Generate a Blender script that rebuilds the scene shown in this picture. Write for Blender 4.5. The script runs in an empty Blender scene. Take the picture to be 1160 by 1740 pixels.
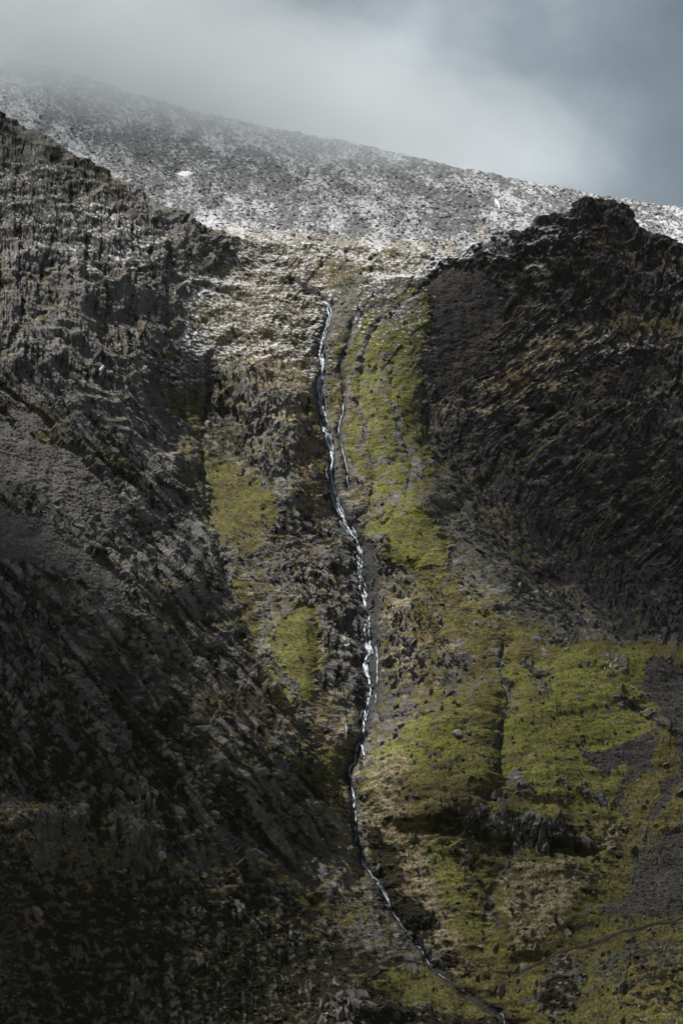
import bpy, math, random
import numpy as np
from mathutils import Vector, Matrix

random.seed(7)
RNG = np.random.default_rng(11)
scene = bpy.context.scene
COL = scene.collection

# ------------------------------------------------------------------ camera, sky, sun, exposure
FOC = 3768.0                       # focal length in photograph pixels (frame 1160 x 1740)
PITCH = math.radians(5.76)
cam_d = bpy.data.cameras.new('camera'); cam = bpy.data.objects.new('camera', cam_d); COL.objects.link(cam)
cam.location = (0, 0, 0); cam.rotation_euler = (math.radians(90) + PITCH, 0, 0)
cam_d.sensor_fit = 'VERTICAL'; cam_d.sensor_height = 24; cam_d.lens = 24 * FOC / 1740
cam_d.clip_start = 1; cam_d.clip_end = 30000
scene.camera = cam

SUN_EL, SUN_AZ = math.radians(60), math.radians(-54)   # azimuth measured clockwise from the view direction (+Y)
world = bpy.data.worlds.new('World'); scene.world = world; world.use_nodes = True
nt = world.node_tree; nt.nodes.clear()
def N(nt, t, **kw):
    n = nt.nodes.new(t)
    for k, v in kw.items(): setattr(n, k, v)
    return n
def L(nt, a, b): nt.links.new(a, b)
out = N(nt, 'ShaderNodeOutputWorld')
sky = N(nt, 'ShaderNodeTexSky', sky_type='NISHITA', sun_disc=False, sun_elevation=SUN_EL, sun_rotation=SUN_AZ)
bg1 = N(nt, 'ShaderNodeBackground'); bg1.inputs[1].default_value = 0.05
L(nt, sky.outputs[0], bg1.inputs[0])
tc = N(nt, 'ShaderNodeTexCoord')
# broken overcast: pale thin cloud over the ridge, slate blue thicker cloud round it
dv = N(nt, 'ShaderNodeVectorMath', operation='DISTANCE')
tgt = Vector((0.02, 1.0, 0.262)).normalized(); dv.inputs[1].default_value = tgt
mpg = N(nt, 'ShaderNodeMapping'); mpg.inputs['Scale'].default_value = (1.0, 1.0, 1.25)
nz = N(nt, 'ShaderNodeTexNoise'); nz.inputs['Scale'].default_value = 9.0; nz.inputs['Detail'].default_value = 6; nz.inputs['Roughness'].default_value = .5
L(nt, tc.outputs['Generated'], mpg.inputs[0]); L(nt, mpg.outputs[0], nz.inputs['Vector'])
L(nt, tc.outputs['Generated'], dv.inputs[0])
m1 = N(nt, 'ShaderNodeMath', operation='MULTIPLY_ADD'); m1.inputs[1].default_value = -0.20; L(nt, nz.outputs[0], m1.inputs[0]); L(nt, dv.outputs['Value'], m1.inputs[2])
m2 = N(nt, 'ShaderNodeMath', operation='ADD'); m2.inputs[1].default_value = 0.112; L(nt, m1.outputs[0], m2.inputs[0])
cr = N(nt, 'ShaderNodeValToRGB'); cr.color_ramp.interpolation = 'B_SPLINE'
e = cr.color_ramp.elements
e[0].position = 0.0; e[0].color = (.70, .74, .76, 1)
e[1].position = 0.19; e[1].color = (.085, .112, .134, 1)
e2 = cr.color_ramp.elements.new(0.065); e2.color = (.36, .405, .43, 1)
e3 = cr.color_ramp.elements.new(0.12); e3.color = (.16, .195, .22, 1)
L(nt, m2.outputs[0], cr.inputs[0])
bg2 = N(nt, 'ShaderNodeBackground'); L(nt, cr.outputs[0], bg2.inputs[0]); bg2.inputs[1].default_value = 0.82
mixs = N(nt, 'ShaderNodeMixShader'); mixs.inputs[0].default_value = 0.93
L(nt, bg1.outputs[0], mixs.inputs[1]); L(nt, bg2.outputs[0], mixs.inputs[2]); L(nt, mixs.outputs[0], out.inputs[0])

sun_d = bpy.data.lights.new('sun', 'SUN'); sun = bpy.data.objects.new('sun', sun_d); COL.objects.link(sun)
sun_d.energy = 5.0; sun_d.angle = math.radians(0.6); sun_d.color = (1, .95, .87)
sdir = Vector((math.sin(SUN_AZ) * math.cos(SUN_EL), math.cos(SUN_AZ) * math.cos(SUN_EL), math.sin(SUN_EL)))
sun.rotation_euler = sdir.to_track_quat('Z', 'Y').to_euler()
sun.location = (-400, 600, 900)

vs = scene.view_settings
vs.view_transform = 'Standard'; vs.look = 'None'; vs.gamma = 1; vs.use_curve_mapping = False; vs.exposure = 0.80
scene.cycles.use_denoising = True
scene.cycles.max_bounces = 4; scene.cycles.diffuse_bounces = 2; scene.cycles.volume_bounces = 2
scene.cycles.use_adaptive_sampling = True; scene.cycles.transparent_max_bounces = 96

# ------------------------------------------------------------------ noise and helpers
def _hash(ix, iy, seed):
    h = (ix.astype(np.int64) * 374761393 + iy.astype(np.int64) * 668265263 + seed * 974711) & 0xffffffff
    h = ((h ^ (h >> 13)) * 1274126177) & 0xffffffff
    return (h ^ (h >> 16)) & 0xffffffff
_GA = np.linspace(0, 2 * np.pi, 256, endpoint=False); _GX = np.cos(_GA).astype(np.float32); _GY = np.sin(_GA).astype(np.float32)
def perlin(x, y, seed=0):
    x = np.asarray(x, np.float32); y = np.asarray(y, np.float32)
    x0 = np.floor(x); y0 = np.floor(y); fx = x - x0; fy = y - y0
    ix = x0.astype(np.int64); iy = y0.astype(np.int64)
    def g(dx, dy):
        h = _hash(ix + dx, iy + dy, seed) & 255
        return _GX[h] * (fx - dx) + _GY[h] * (fy - dy)
    u = fx * fx * fx * (fx * (fx * 6 - 15) + 10); v = fy * fy * fy * (fy * (fy * 6 - 15) + 10)
    a = g(0, 0); b = g(1, 0); c = g(0, 1); d = g(1, 1)
    return 1.5 * ((a + (b - a) * u) * (1 - v) + (c + (d - c) * u) * v)
def fbm(x, y, oct=4, seed=0, gain=.5, ridged=False):
    s = 0; a = 1; t = 0
    for k in range(oct):
        n = perlin(x * 2 ** k + 17.3 * k, y * 2 ** k - 9.1 * k, seed + k)
        if ridged: n = 1 - 2 * np.abs(n)
        s = s + a * n; t += a; a *= gain
    return s / t
def worley(x, y, seed=0):
    x = np.asarray(x, np.float32); y = np.asarray(y, np.float32)
    ix = np.floor(x).astype(np.int64); iy = np.floor(y).astype(np.int64)
    d1 = np.full(x.shape, 9., np.float32); d2 = d1.copy(); cid = np.zeros(x.shape, np.float32)
    for dx in (-1, 0, 1):
        for dy in (-1, 0, 1):
            h = _hash(ix + dx, iy + dy, seed)
            px = ix + dx + ((h & 1023) / 1023.).astype(np.float32); py = iy + dy + (((h >> 10) & 1023) / 1023.).astype(np.float32)
            d = (px - x) ** 2 + (py - y) ** 2
            m = d < d1
            d2 = np.where(m, d1, np.minimum(d2, d)); cid = np.where(m, ((h >> 20) & 255) / 255., cid); d1 = np.where(m, d, d1)
    return np.sqrt(d1), np.sqrt(d2), cid.astype(np.float32)
def sstep(a, b, x):
    t = np.clip((x - a) / (b - a), 0, 1); return t * t * (3 - 2 * t)

def elev(v):                                    # tangent of the elevation angle of a photograph row (at the centre column)
    t = (870.0 - v) / FOC; s, c = math.sin(PITCH), math.cos(PITCH)
    return (s + t * c) / (c - t * s)
def place(u, v, Y):                             # survey coordinates + distance -> metres
    t = (870.0 - v) / FOC; s, c = math.sin(PITCH), math.cos(PITCH)
    dy = c - t * s
    return np.stack([(u - 580.0) / FOC / dy * Y, Y * np.ones_like(u), (s + t * c) / dy * Y], -1)

# ------------------------------------------------------------------ ground cover map (survey sheet, 4 units per cell)
U0, U1, V0, V1, CS = -200, 1360, 60, 2000, 4
MU, MV = np.meshgrid(np.arange(U0, U1, CS) + 2., np.arange(V0, V1, CS) + 2.)
def poly_mask(P):
    P = np.array(P, float); ins = np.zeros(MU.shape, bool); n = len(P)
    for i in range(n):
        x1, y1 = P[i]; x2, y2 = P[(i + 1) % n]
        if y1 == y2: continue
        c = ((y1 > MV) != (y2 > MV)) & (MU < (x2 - x1) * (MV - y1) / (y2 - y1) + x1)
        ins ^= c
    return ins.astype(np.float32)
def seg_dist(P, U, V):
    P = np.array(P, float); d = np.full(U.shape, 1e9)
    for (x1, y1), (x2, y2) in zip(P[:-1], P[1:]):
        dx, dy = x2 - x1, y2 - y1; t = np.clip(((U - x1) * dx + (V - y1) * dy) / (dx * dx + dy * dy), 0, 1)
        d = np.minimum(d, (U - x1 - t * dx) ** 2 + (V - y1 - t * dy) ** 2)
    return np.sqrt(d)
def blur(a, s):
    r = max(1, int(s * 2.5)); k = np.exp(-.5 * (np.arange(-r, r + 1) / s) ** 2); k /= k.sum()
    p = np.pad(a, r, mode='edge')
    p = sum(k[i] * p[i:i + a.shape[0], :] for i in range(2 * r + 1))
    return sum(k[i] * p[:, i:i + a.shape[1]] for i in range(2 * r + 1))
def field(items, base=0.0):
    f = np.full(MU.shape, base, np.float32)
    for it in items:
        kind, P, val, soft = it[0], it[1], it[2], it[3]
        if kind == 'p': m = poly_mask(P)
        else: m = 1 - sstep(it[4] * .5, it[4] * 1.0 + 3, seg_dist(P, MU, MV))
        m = blur(m, max(.6, soft / CS)).astype(np.float32)
        f = f * (1 - m) + val * m
    return f
def samp(f, U, V):
    x = np.clip((U - U0) / CS - .5, 0, f.shape[1] - 1.001); y = np.clip((V - V0) / CS - .5, 0, f.shape[0] - 1.001)
    i = x.astype(int); j = y.astype(int); fx = (x - i).astype(np.float32); fy = (y - j).astype(np.float32)
    return (f[j, i] * (1 - fx) + f[j, i + 1] * fx) * (1 - fy) + (f[j + 1, i] * (1 - fx) + f[j + 1, i + 1] * fx) * fy

STREAM = [(495,478),(520,495),(548,512),(556,522),(560,535),(556,550),(551,565),(548,580),(543,600),(549,615),(548,635),(540,660),(543,685),(546,705),(553,735),(562,765),(564,790),(562,810),(568,840),(577,868),(588,890),(600,910),(610,930),(611,950),(607,975),(612,1000),(620,1025),(622,1050),(619,1080),(628,1110),(618,1130),(625,1155),(630,1180),(622,1205),(617,1225),(621,1250),(610,1270),(603,1290),(592,1310),(594,1335),(602,1365),(600,1405),(608,1440),(618,1470),(635,1495),(652,1520),(664,1545),(684,1580),(705,1600),(718,1625),(733,1645),(765,1668),(810,1700),(845,1720),(870,1750),(930,1850)]
SIDE = [(600,545),(590,590),(578,620),(583,645),(585,665),(584,700),(575,735),(583,770),(590,800),(592,832)]
SIDE2 = [(740,475),(690,515),(640,550),(618,600),(612,650),(609,700),(622,750),(638,800),(634,840),(625,880),(615,925)]
SIDE3 = [(668,620),(664,680),(680,740),(700,790),(690,850),(650,895)]
GUL1 = [(855,1100),(848,1150),(862,1195),(855,1230),(848,1270),(846,1320),(848,1370),(870,1430),(866,1470),(835,1510),(825,1560),(822,1600)]
GUL2 = [(885,1130),(910,1155),(935,1165)]
GULL = [(345,640),(345,760),(345,850),(385,980),(410,1050),(440,1110),(480,1170),(500,1230),(560,1300),(592,1340)]
RIBV = [(715,700),(760,790),(830,900),(930,1010),(1010,1080),(1080,1105)]      # foot of the dark cliff on the right

GREEN = field([
 ('p',[(-200,900),(150,950),(350,1000),(430,1120),(600,1420),(700,1600),(850,1740),(-200,1800)],.34,20),('p',[(400,870),(560,850),(600,940),(600,1180),(600,1300),(480,1240),(400,1080),(350,930)],.62,12),('p',[(530,820),(585,830),(600,890),(520,880)],.7,6),('p',[(262,600),(345,640),(345,860),(320,840)],.6,8),
 ('p',[(262,560),(330,455),(430,404),(742,430),(700,480),(715,700),(830,900),(1010,1080),(858,1090),(760,1185),(640,1290),(600,1420),(590,1330),(500,1240),(385,1000),(335,850)],.38,14),
 ('p',[(600,1330),(640,1290),(700,1220),(760,1190),(840,1165),(845,1080),(870,1055),(960,1080),(1000,1070),(1060,1098),(1160,1102),(1360,1105),(1360,2000),(760,2000),(780,1760),(760,1640),(700,1520),(640,1400)],.85,6),
 ('p',[(620,905),(650,895),(690,850),(725,835),(748,900),(765,980),(700,960),(650,935)],.95,4),
 ('p',[(560,590),(600,540),(640,520),(700,490),(735,500),(708,600),(718,700),(728,770),(725,850),(650,900),(615,860),(590,800),(570,760),(565,650)],.72,6),
 ('p',[(700,960),(765,975),(830,1040),(868,1050),(850,1100),(835,1165),(760,1190),(690,1200),(720,1130),(700,1040)],.74,9),
 ('p',[(345,780),(400,785),(450,830),(480,860),(450,900),(400,935),(360,905),(340,840)],.85,5),
 ('p',[(270,580),(335,620),(345,720),(345,850),(320,830),(285,740)],.62,7),
 ('p',[(385,1072),(420,1075),(480,1160),(492,1215),(460,1205),(405,1130)],.95,4),
 ('p',[(462,1050),(500,1032),(530,1060),(538,1120),(530,1190),(505,1200),(470,1120)],.9,4),
 ('p',[(-60,650),(60,685),(165,765),(230,785),(240,830),(180,805),(100,765),(-60,690)],.62,6),
 ('p',[(385,1385),(430,1420),(490,1490),(585,1525),(610,1590),(520,1560),(440,1480)],.66,6),
 ('p',[(595,1655),(660,1640),(740,1645),(790,1685),(640,1695)],.9,4),
 ('p',[(470,1240),(560,1270),(592,1330),(596,1410),(545,1390),(495,1320)],.62,7),
 ('p',[(370,880),(440,875),(450,925),(400,935),(378,905)],.75,5),
 ('p',[(395,985),(430,1005),(450,1070),(418,1062)],.8,4),
 ('p',[(1110,540),(1240,560),(1240,590),(1100,565)],.6,5),
 ('p',[(290,1190),(350,1240),(340,1260),(295,1225)],.8,4),
 ('p',[(560,1000),(600,980),(600,1050),(575,1060)],.3,6),
 ('p',[(60,1500),(200,1500),(260,1640),(150,1700),(60,1600)],.42,20),
 ('p',[(420,1560),(560,1560),(600,1680),(500,1740),(420,1640)],.45,20),
 # rock and shade-loving scrub breaking the green hill
 ('p',[(785,1375),(830,1368),(880,1378),(945,1388),(1005,1455),(940,1430),(900,1440),(860,1440),(800,1400)],.02,2),
 ('p',[(905,1650),(960,1635),(992,1650),(985,1700),(945,1730),(905,1700)],.08,4),
 ('p',[(630,1400),(665,1430),(700,1520),(745,1600),(740,1650),(690,1600),(640,1510),(620,1450)],.12,4),
 ('p',[(745,1080),(790,1090),(800,1150),(770,1170),(740,1120)],.25,6),
 ('l',GUL1,.12,2,5),('l',GUL2,.1,2,5),('l',SIDE2,.12,2,5),('l',SIDE3,.2,2,4),('l',SIDE,.2,2,4),
 ('l',[(1020,1120),(1045,1150)],.1,2,7),('l',[(1050,1185),(1090,1220),(1130,1240)],.15,2,7),
 ('l',[(985,1340),(1040,1365)],.1,2,7),('l',[(870,1330),(900,1355)],.2,2,8),
 ('p',[(640,540),(660,520),(690,500),(680,530),(650,560)],.3,3),
], 0.14)
DRY = field([
 ('p',[(-200,900),(150,950),(350,1000),(600,1420),(700,1600),(-200,1800)],.36,20),('p',[(440,880),(600,880),(600,1300),(480,1240)],.42,12),('p',[(-100,320),(240,340),(330,440),(300,640),(-100,560)],.28,12),('p',[(740,560),(1160,480),(1160,700),(800,720)],.26,15),
 ('p',[(330,560),(380,450),(470,440),(540,500),(545,600),(545,760),(560,840),(590,880),(540,880),(500,760),(420,620),(360,600)],.78,10),  # straw turf, its cover raised to imitate the glow of light here
 ('p',[(380,400),(560,408),(760,430),(700,470),(560,480),(420,450)],.75,8),
 ('p',[(600,1300),(700,1290),(720,1400),(760,1560),(800,1650),(740,1660),(700,1560),(640,1420)],.62,12),
 ('p',[(870,1445),(960,1450),(1000,1520),(960,1600),(880,1620),(840,1560)],.62,10),
 ('p',[(500,1340),(590,1420),(620,1500),(600,1520),(540,1460)],.6,10),
 ('p',[(640,980),(720,1000),(770,1080),(740,1180),(650,1190)],.55,12),
 ('p',[(470,1080),(560,1200),(590,1300),(480,1260),(400,1140)],.5,12),
 ('l',[(830,650),(880,625),(940,600),(990,560),(1060,545)],1.05,4,9),
 ('l',[(740,640),(800,590),(850,575)],.95,4,8),
 ('l',[(900,605),(950,590),(1000,585)],1.0,4,7),
 ('p',[(800,640),(860,640),(920,655),(840,680)],.8,6), ('l',[(1060,560),(1130,565),(1180,575)],.95,4,10), ('l',[(860,680),(960,660),(1060,650)],.75,3,6), ('l',[(1000,420),(1080,440),(1150,470)],.7,3,7), ('l',[(870,470),(950,450),(1000,470)],.75,3,7),('l',[(760,700),(840,690)],.7,3,6),
 ('l',[(780,790),(840,880),(900,950),(960,1020),(1040,1080)],.55,4,12),
 ('p',[(1000,1400),(1060,1400),(1060,1480),(1010,1460)],.6,10),
 ('p',[(560,660),(620,640),(640,720),(600,800),(570,740)],.5,8),
 ('p',[(900,1680),(1160,1640),(1300,1760),(900,1800)],.45,20),
 ('p',[(150,1560),(300,1600),(420,1720),(200,1740)],.4,20),
], 0.22)
SCREE = field([
 ('p',[(735,475),(760,455),(830,460),(860,520),(860,580),(770,660),(722,690),(728,650),(706,600),(722,555),(712,515)],.82,6),
 ('p',[(-100,690),(60,715),(170,800),(220,900),(120,880),(60,840),(-100,800)],.9,6),
 ('p',[(-100,850),(60,880),(160,930),(250,1010),(270,1050),(200,1040),(100,980),(-100,940)],.85,8),
 ('p',[(1085,1135),(1120,1128),(1240,1140),(1240,1300),(1160,1330),(1110,1400),(1090,1400),(1150,1280),(1120,1210),(1080,1190)],.97,3),
 ('p',[(988,1262),(1065,1258),(1070,1300),(1020,1315),(1000,1300)],.95,2),
 ('p',[(1070,1258),(1110,1262),(1100,1310),(1068,1330)],.95,2),
 ('p',[(1060,1520),(1100,1450),(1160,1400),(1360,1340),(1360,1560),(1160,1550),(1060,1565),(1000,1590),(1010,1550)],.72,10),
 ('p',[(-100,1380),(40,1410),(70,1520),(60,1740),(-100,1800)],.5,22),
 ('p',[(225,1205),(240,1205),(330,1320),(400,1420),(420,1480),(400,1470),(330,1370)],.85,2),
 ('l',[(400,1080),(450,1120),(490,1180),(500,1230),(540,1280)],.8,3,8),
 ('p',[(470,1460),(520,1490),(560,1540),(500,1520)],.7,4),
 ('p',[(945,640),(1100,600),(1160,640),(1100,660),(1000,670)],.6,8),
 ('l',GUL1[3:7],.7,2,4),('l',GUL2,.6,2,5),('l',SIDE2[5:],.6,2,6),
 ('l',[(1060,1330),(1055,1390)],.7,2,8),
 ('p',[(1000,1640),(1160,1580),(1160,1660),(1010,1680)],.55,10),
 ('p',[(340,640),(385,560),(385,470),(380,600),(375,640),(355,650)],.7,4),
], 0.0)
HEATH = field([
 ('p',[(-100,1440),(120,1480),(260,1490),(420,1470),(520,1560),(640,1620),(720,1760),(-100,1760)],.66,15),
 ('p',[(345,640),(385,650),(400,720),(425,780),(380,790),(350,770)],.6,6),  # shade of the recess put into the colour as heather cover
 ('p',[(625,1400),(665,1430),(700,1520),(745,1600),(760,1650),(700,1600),(650,1530),(620,1450)],.92,3),
 ('p',[(905,1660),(925,1640),(960,1642),(990,1650),(970,1690),(960,1725),(930,1720),(900,1690)],.72,5),
 ('p',[(-100,130),(0,200),(120,262),(230,325),(240,345),(160,305),(60,240),(-100,200)],1.1,4),
 ('p',[(270,1200),(330,1240),(400,1340),(420,1440),(340,1340),(260,1240)],.9,5),
 ('p',[(450,890),(600,890),(600,960),(540,1040),(470,960)],.5,10),
 ('p',[(540,1060),(580,1060),(590,1200),(545,1190)],.6,8),
 ('l',[(790,900),(860,980),(960,1080)],.55,4,14),
 ('p',[(800,1360),(1000,1410),(1005,1460),(820,1440)],.4,4),
 ('p',[(590,1690),(700,1690),(870,1760),(560,1780)],.8,6),
 ('l',[(700,1620),(820,1640),(880,1690),(960,1720)],.3,4,10),
 ('p',[(720,1390),(790,1330),(800,1400),(850,1450),(800,1480),(740,1430)],.62,10),('p',[(940,1470),(975,1465),(985,1490),(955,1500)],.8,4),('p',[(780,1450),(830,1470),(815,1540),(770,1500)],.5,8),('p',[(1080,1640),(1200,1640),(1200,1740),(1100,1740)],.5,14),('p',[(870,1480),(930,1500),(910,1600),(860,1590)],.45,8),
 ('p',[(-60,1130),(200,1160),(330,1340),(420,1450),(200,1440),(-60,1300)],.42,15),
 ('p',[(1010,1380),(1100,1420),(1050,1490),(960,1540),(990,1450)],.55,8),
], 0.16)
SNOW = field([
 ('p',[(325,560),(345,500),(375,460),(430,452),(440,470),(385,520),(345,590),(290,640),(300,580)],1.1,5),
 ('p',[(610,500),(640,470),(705,450),(730,462),(690,490),(640,530),(600,560)],1.05,4),
 ('p',[(775,440),(830,405),(880,400),(860,430),(800,450)],.85,4),
 ('p',[(700,440),(760,440),(800,460),(720,470)],.6,4),
 ('p',[(230,600),(290,560),(320,470),(420,440),(560,460),(560,640),(400,620),(280,660)],.42,12),
 ('p',[(-60,250),(60,260),(220,350),(320,450),(180,480),(-60,400)],.34,20),
 ('p',[(870,430),(935,380),(1000,390),(960,440),(900,480)],.42,8),
 ('p',[(590,480),(740,470),(720,600),(620,600),(590,560)],.30,20),
 ('p',[(900,540),(1130,540),(1140,600),(880,660)],.2,12),
 ('p',[(380,400),(780,420),(760,470),(400,460)],.5,8),
 ('l',[(370,470),(320,540),(290,590)],.9,2,4),
 ('l',[(330,460),(300,500),(250,550)],.8,2,4),
], 0.0)
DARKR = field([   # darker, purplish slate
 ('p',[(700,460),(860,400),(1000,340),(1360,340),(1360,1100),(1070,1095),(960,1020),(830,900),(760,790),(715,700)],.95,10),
 ('p',[(1040,1100),(1360,1100),(1360,1620),(960,1620),(1080,1400)],.9,10),
 ('p',[(960,1250),(1120,1250),(1100,1340),(980,1340)],.9,6),
 ('p',[(-100,1300),(400,1400),(600,1600),(860,1800),(-100,1800)],.55,40),
 ('p',[(-100,140),(0,205),(230,330),(150,400),(-100,420)],.35,20),
('p',[(640,920),(760,960),(870,1060),(860,1150),(760,1190),(640,1290),(610,1200)],.55,12),('p',[(600,1300),(860,1150),(1360,1100),(1360,2000),(700,2000)],.6,12),('p',[(440,880),(600,880),(600,1420),(480,1240)],.45,15)], 0.12)
WET = field([('l',STREAM[:20],.9,3,9),('l',STREAM[19:35],.95,4,20),('l',STREAM[34:],.8,3,9),('l',SIDE,.8,2,5),
 ('p',[(598,930),(640,930),(650,1100),(650,1200),(600,1205),(605,1100),(590,1000)],.9,4)],0.0)
ROCKY = field([   # how strongly the strata stand out
 ('p',[(-200,60),(0,190),(400,400),(400,560),(300,640),(345,850),(400,1000),(520,1250),(600,1420),(560,1560),(-200,1560)],1.0,10),
 ('p',[(262,560),(330,455),(430,404),(560,404),(560,640),(360,640)],.30,10),
 ('p',[(360,640),(420,620),(530,650),(560,830),(510,870),(445,800),(400,770)],.85,6),
 ('p',[(440,880),(620,880),(655,1200),(560,1210),(540,1060),(470,1000)],1.0,8),
 ('p',[(640,925),(760,1000),(770,1180),(655,1205)],.8,8),
 ('p',[(700,700),(780,760),(900,900),(1005,1090),(930,1080),(830,980),(740,850)],.9,10),
 ('p',[(700,460),(860,400),(1000,340),(1360,340),(1360,1100),(1070,1095),(960,1020),(830,900),(760,790),(715,700)],.62,8),
 ('p',[(785,1375),(880,1372),(950,1388),(1005,1455),(870,1440),(800,1400)],1.0,3),
 ('p',[(-200,1480),(400,1480),(600,1600),(700,1740),(-200,1800)],.45,20),
 ('p',[(540,1690),(700,1690),(720,1780),(520,1780)],.8,8),
], 0.3)
for P_, w_ in (((-100,690,170,800,220,900,120,880,60,840,-100,800), .1), ((708,500,830,460,860,580,720,680), .35), ((-100,850,60,880,270,1040,100,980,-100,940), .25)):
    q = np.array(P_).reshape(-1, 2); mm = blur(poly_mask(q), 2); ROCKY = ROCKY * (1 - mm) + w_ * mm

# ------------------------------------------------------------------ main face: smooth relief from surveyed distances
def interp_line(P, x): P = np.array(P, float); return np.interp(x, P[:, 0], P[:, 1])
CREST = [(-200,120),(0,200),(60,222),(120,262),(170,290),(230,325),(300,362),(350,386),(400,403),(430,412),(480,418),(560,420),(700,428),(745,440),(790,432),(822,412),(850,402),(872,396),(884,403),(905,392),(930,374),(955,371),(970,362),(983,358),(994,345),(1012,342),(1030,344),(1052,354),(1068,370),(1078,390),(1100,402),(1130,412),(1160,428),(1260,480),(1400,520)]
def D0(v): return 868.0 / (0.84 - elev(v))
CTRL = np.array([ # u, v, metres nearer(-)/farther(+) than the mean slope
 (-150,140,-165),(0,210,-145),(120,270,-122),(230,330,-95),(350,390,-60),(420,415,-30),(500,420,0),(620,430,5),(740,445,0),(800,435,-10),(860,405,-35),(935,385,-60),(1010,360,-75),(1070,390,-60),(1160,440,-60),(1350,520,-80),
 (-150,500,-165),(60,450,-130),(180,480,-96),(280,520,-46),(380,480,-34),(460,520,-24),(535,520,-4),(640,520,0),(700,520,-4),(800,520,5),(900,500,0),(1000,480,-35),(1150,520,-50),(1350,650,-80),
 (-150,700,-200),(60,640,-140),(160,640,-95),(250,640,-48),(320,680,5),(370,700,22),(430,680,-12),(500,720,-12),(545,700,14),(600,700,8),(680,700,-4),(760,680,24),(860,660,28),(1000,620,5),(1150,640,-15),
 (-150,900,-210),(40,800,-165),(150,830,-120),(250,850,-65),(330,860,0),(400,850,14),(470,850,0),(575,860,20),(640,860,6),(710,860,-4),(790,860,22),(880,800,45),(1000,800,35),(1150,800,10),(1350,850,-30),
 (-150,1100,-215),(40,1020,-180),(150,1000,-145),(280,1000,-85),(380,1020,-18),(450,1040,8),(540,1020,10),(615,1020,24),(680,1030,14),(760,1010,2),(860,1000,4),(950,1000,30),(1060,980,48),(1160,980,35),(1350,1000,0),
 (-150,1250,-210),(60,1200,-180),(200,1200,-135),(330,1180,-75),(440,1160,-15),(520,1160,2),(625,1170,20),(680,1180,16),(740,1150,5),(850,1100,0),(1000,1085,-10),(1100,1092,-22),(1350,1080,-50),
 (60,1400,-165),(250,1380,-115),(400,1340,-60),(520,1300,-12),(600,1320,14),(660,1270,4),(740,1210,-12),(850,1220,-10),(950,1200,-18),(1080,1220,-22),(1200,1250,-40),
 (60,1560,-130),(250,1540,-95),(420,1500,-50),(540,1460,-15),(610,1450,10),(700,1400,-6),(800,1350,-14),(900,1360,-16),(1050,1380,-24),(1200,1400,-40),
 (60,1720,-100),(250,1700,-75),(430,1680,-45),(560,1640,-30),(650,1560,4),(700,1600,8),(760,1540,-4),(880,1560,-20),(1000,1560,-25),(1200,1560,-45),
 (600,1670,-38),(760,1700,-6),(900,1690,-25),(1080,1700,-45),(1250,1720,-60),(100,1900,-70),(500,1900,-45),(830,1900,-20),(1100,1900,-50),(-150,1700,-150),(-150,1950,-110),(1350,1950,-90),(1350,1400,-60)], float)
m_ = (CTRL[:, 0] < 340) & (CTRL[:, 1] > 560); CTRL[m_, 2] *= .74
m_ = (CTRL[:, 0] < 340) & (CTRL[:, 1] <= 560); CTRL[m_, 2] *= .9
def tps(c, U, V):
    X = c[:, :2] / 500.; n = len(c)
    d = np.sqrt(((X[:, None] - X[None]) ** 2).sum(-1)); K = d ** 1.6 * -1
    K += np.eye(n) * 0.004
    Pm = np.c_[np.ones(n), X]; A = np.block([[K, Pm], [Pm.T, np.zeros((3, 3))]])
    w = np.linalg.solve(A, np.r_[c[:, 2], 0, 0, 0])
    o = np.zeros(U.shape) + w[n] + w[n + 1] * U / 500 + w[n + 2] * V / 500
    for i in range(n): o += -w[i] * ((U / 500 - X[i, 0]) ** 2 + (V / 500 - X[i, 1]) ** 2) ** .8
    return o
OFF = tps(CTRL, MU, MV)
OFF -= 9 * blur(poly_mask([(600,1330),(645,1285),(700,1225),(760,1192),(835,1168),(852,1200),(842,1270),(840,1330),(790,1380),(700,1400),(640,1380)]), 3)
OFF -= 6 * blur(poly_mask([(862,1205),(900,1180),(950,1165),(985,1180),(975,1280),(960,1370),(880,1370),(858,1300)]), 4)
OFF -= 7 * blur(poly_mask([(842,1560),(880,1450),(940,1440),(1000,1470),(990,1560),(930,1620),(860,1620)]), 4)
OFF -= 5 * blur(poly_mask([(870,1062),(960,1080),(1060,1100),(1200,1100),(1200,1130),(1050,1135),(960,1120),(880,1100)]), 2.5)
OFF -= 5 * blur(poly_mask([(625,880),(690,850),(740,850),(765,970),(690,960),(640,935)]), 2.5)
OFF -= 5 * blur(poly_mask([(395,1080),(480,1160),(490,1210),(440,1180),(400,1120)]), 2)
OFF -= 5 * blur(poly_mask([(465,1050),(530,1050),(535,1190),(500,1195),(470,1120)]), 2)
OFF -= 6 * blur(poly_mask([(560,1670),(600,1655),(740,1648),(790,1690),(760,1800),(520,1800)]), 2)
def vee(P, amp, w): 
    d = seg_dist(P, MU, MV); return amp * np.exp(-d / w)
OFF += vee(STREAM, 9, 34) + vee(SIDE2, 3, 14) + vee(SIDE, 2.5, 12) + vee(SIDE3, 2, 9) + vee(GUL1, 5, 16) + vee(GUL2, 3, 12) + vee(GULL, 5, 20) + vee(RIBV, 10, 26)
OFF += vee([(1060,1190),(1100,1225)], 4, 9) + vee([(830,1390),(880,1420),(990,1450)], 9, 14)
# crag band overhangs the ground below it
OFF -= 7 * blur(poly_mask([(785,1360),(880,1365),(955,1380),(1005,1440),(960,1425),(900,1432),(840,1425),(800,1390)]), 1.2)
OFF -= 5 * blur(poly_mask([(380,640),(440,620),(530,650),(555,800),(510,850),(450,800),(410,760)]), 3)

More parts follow.
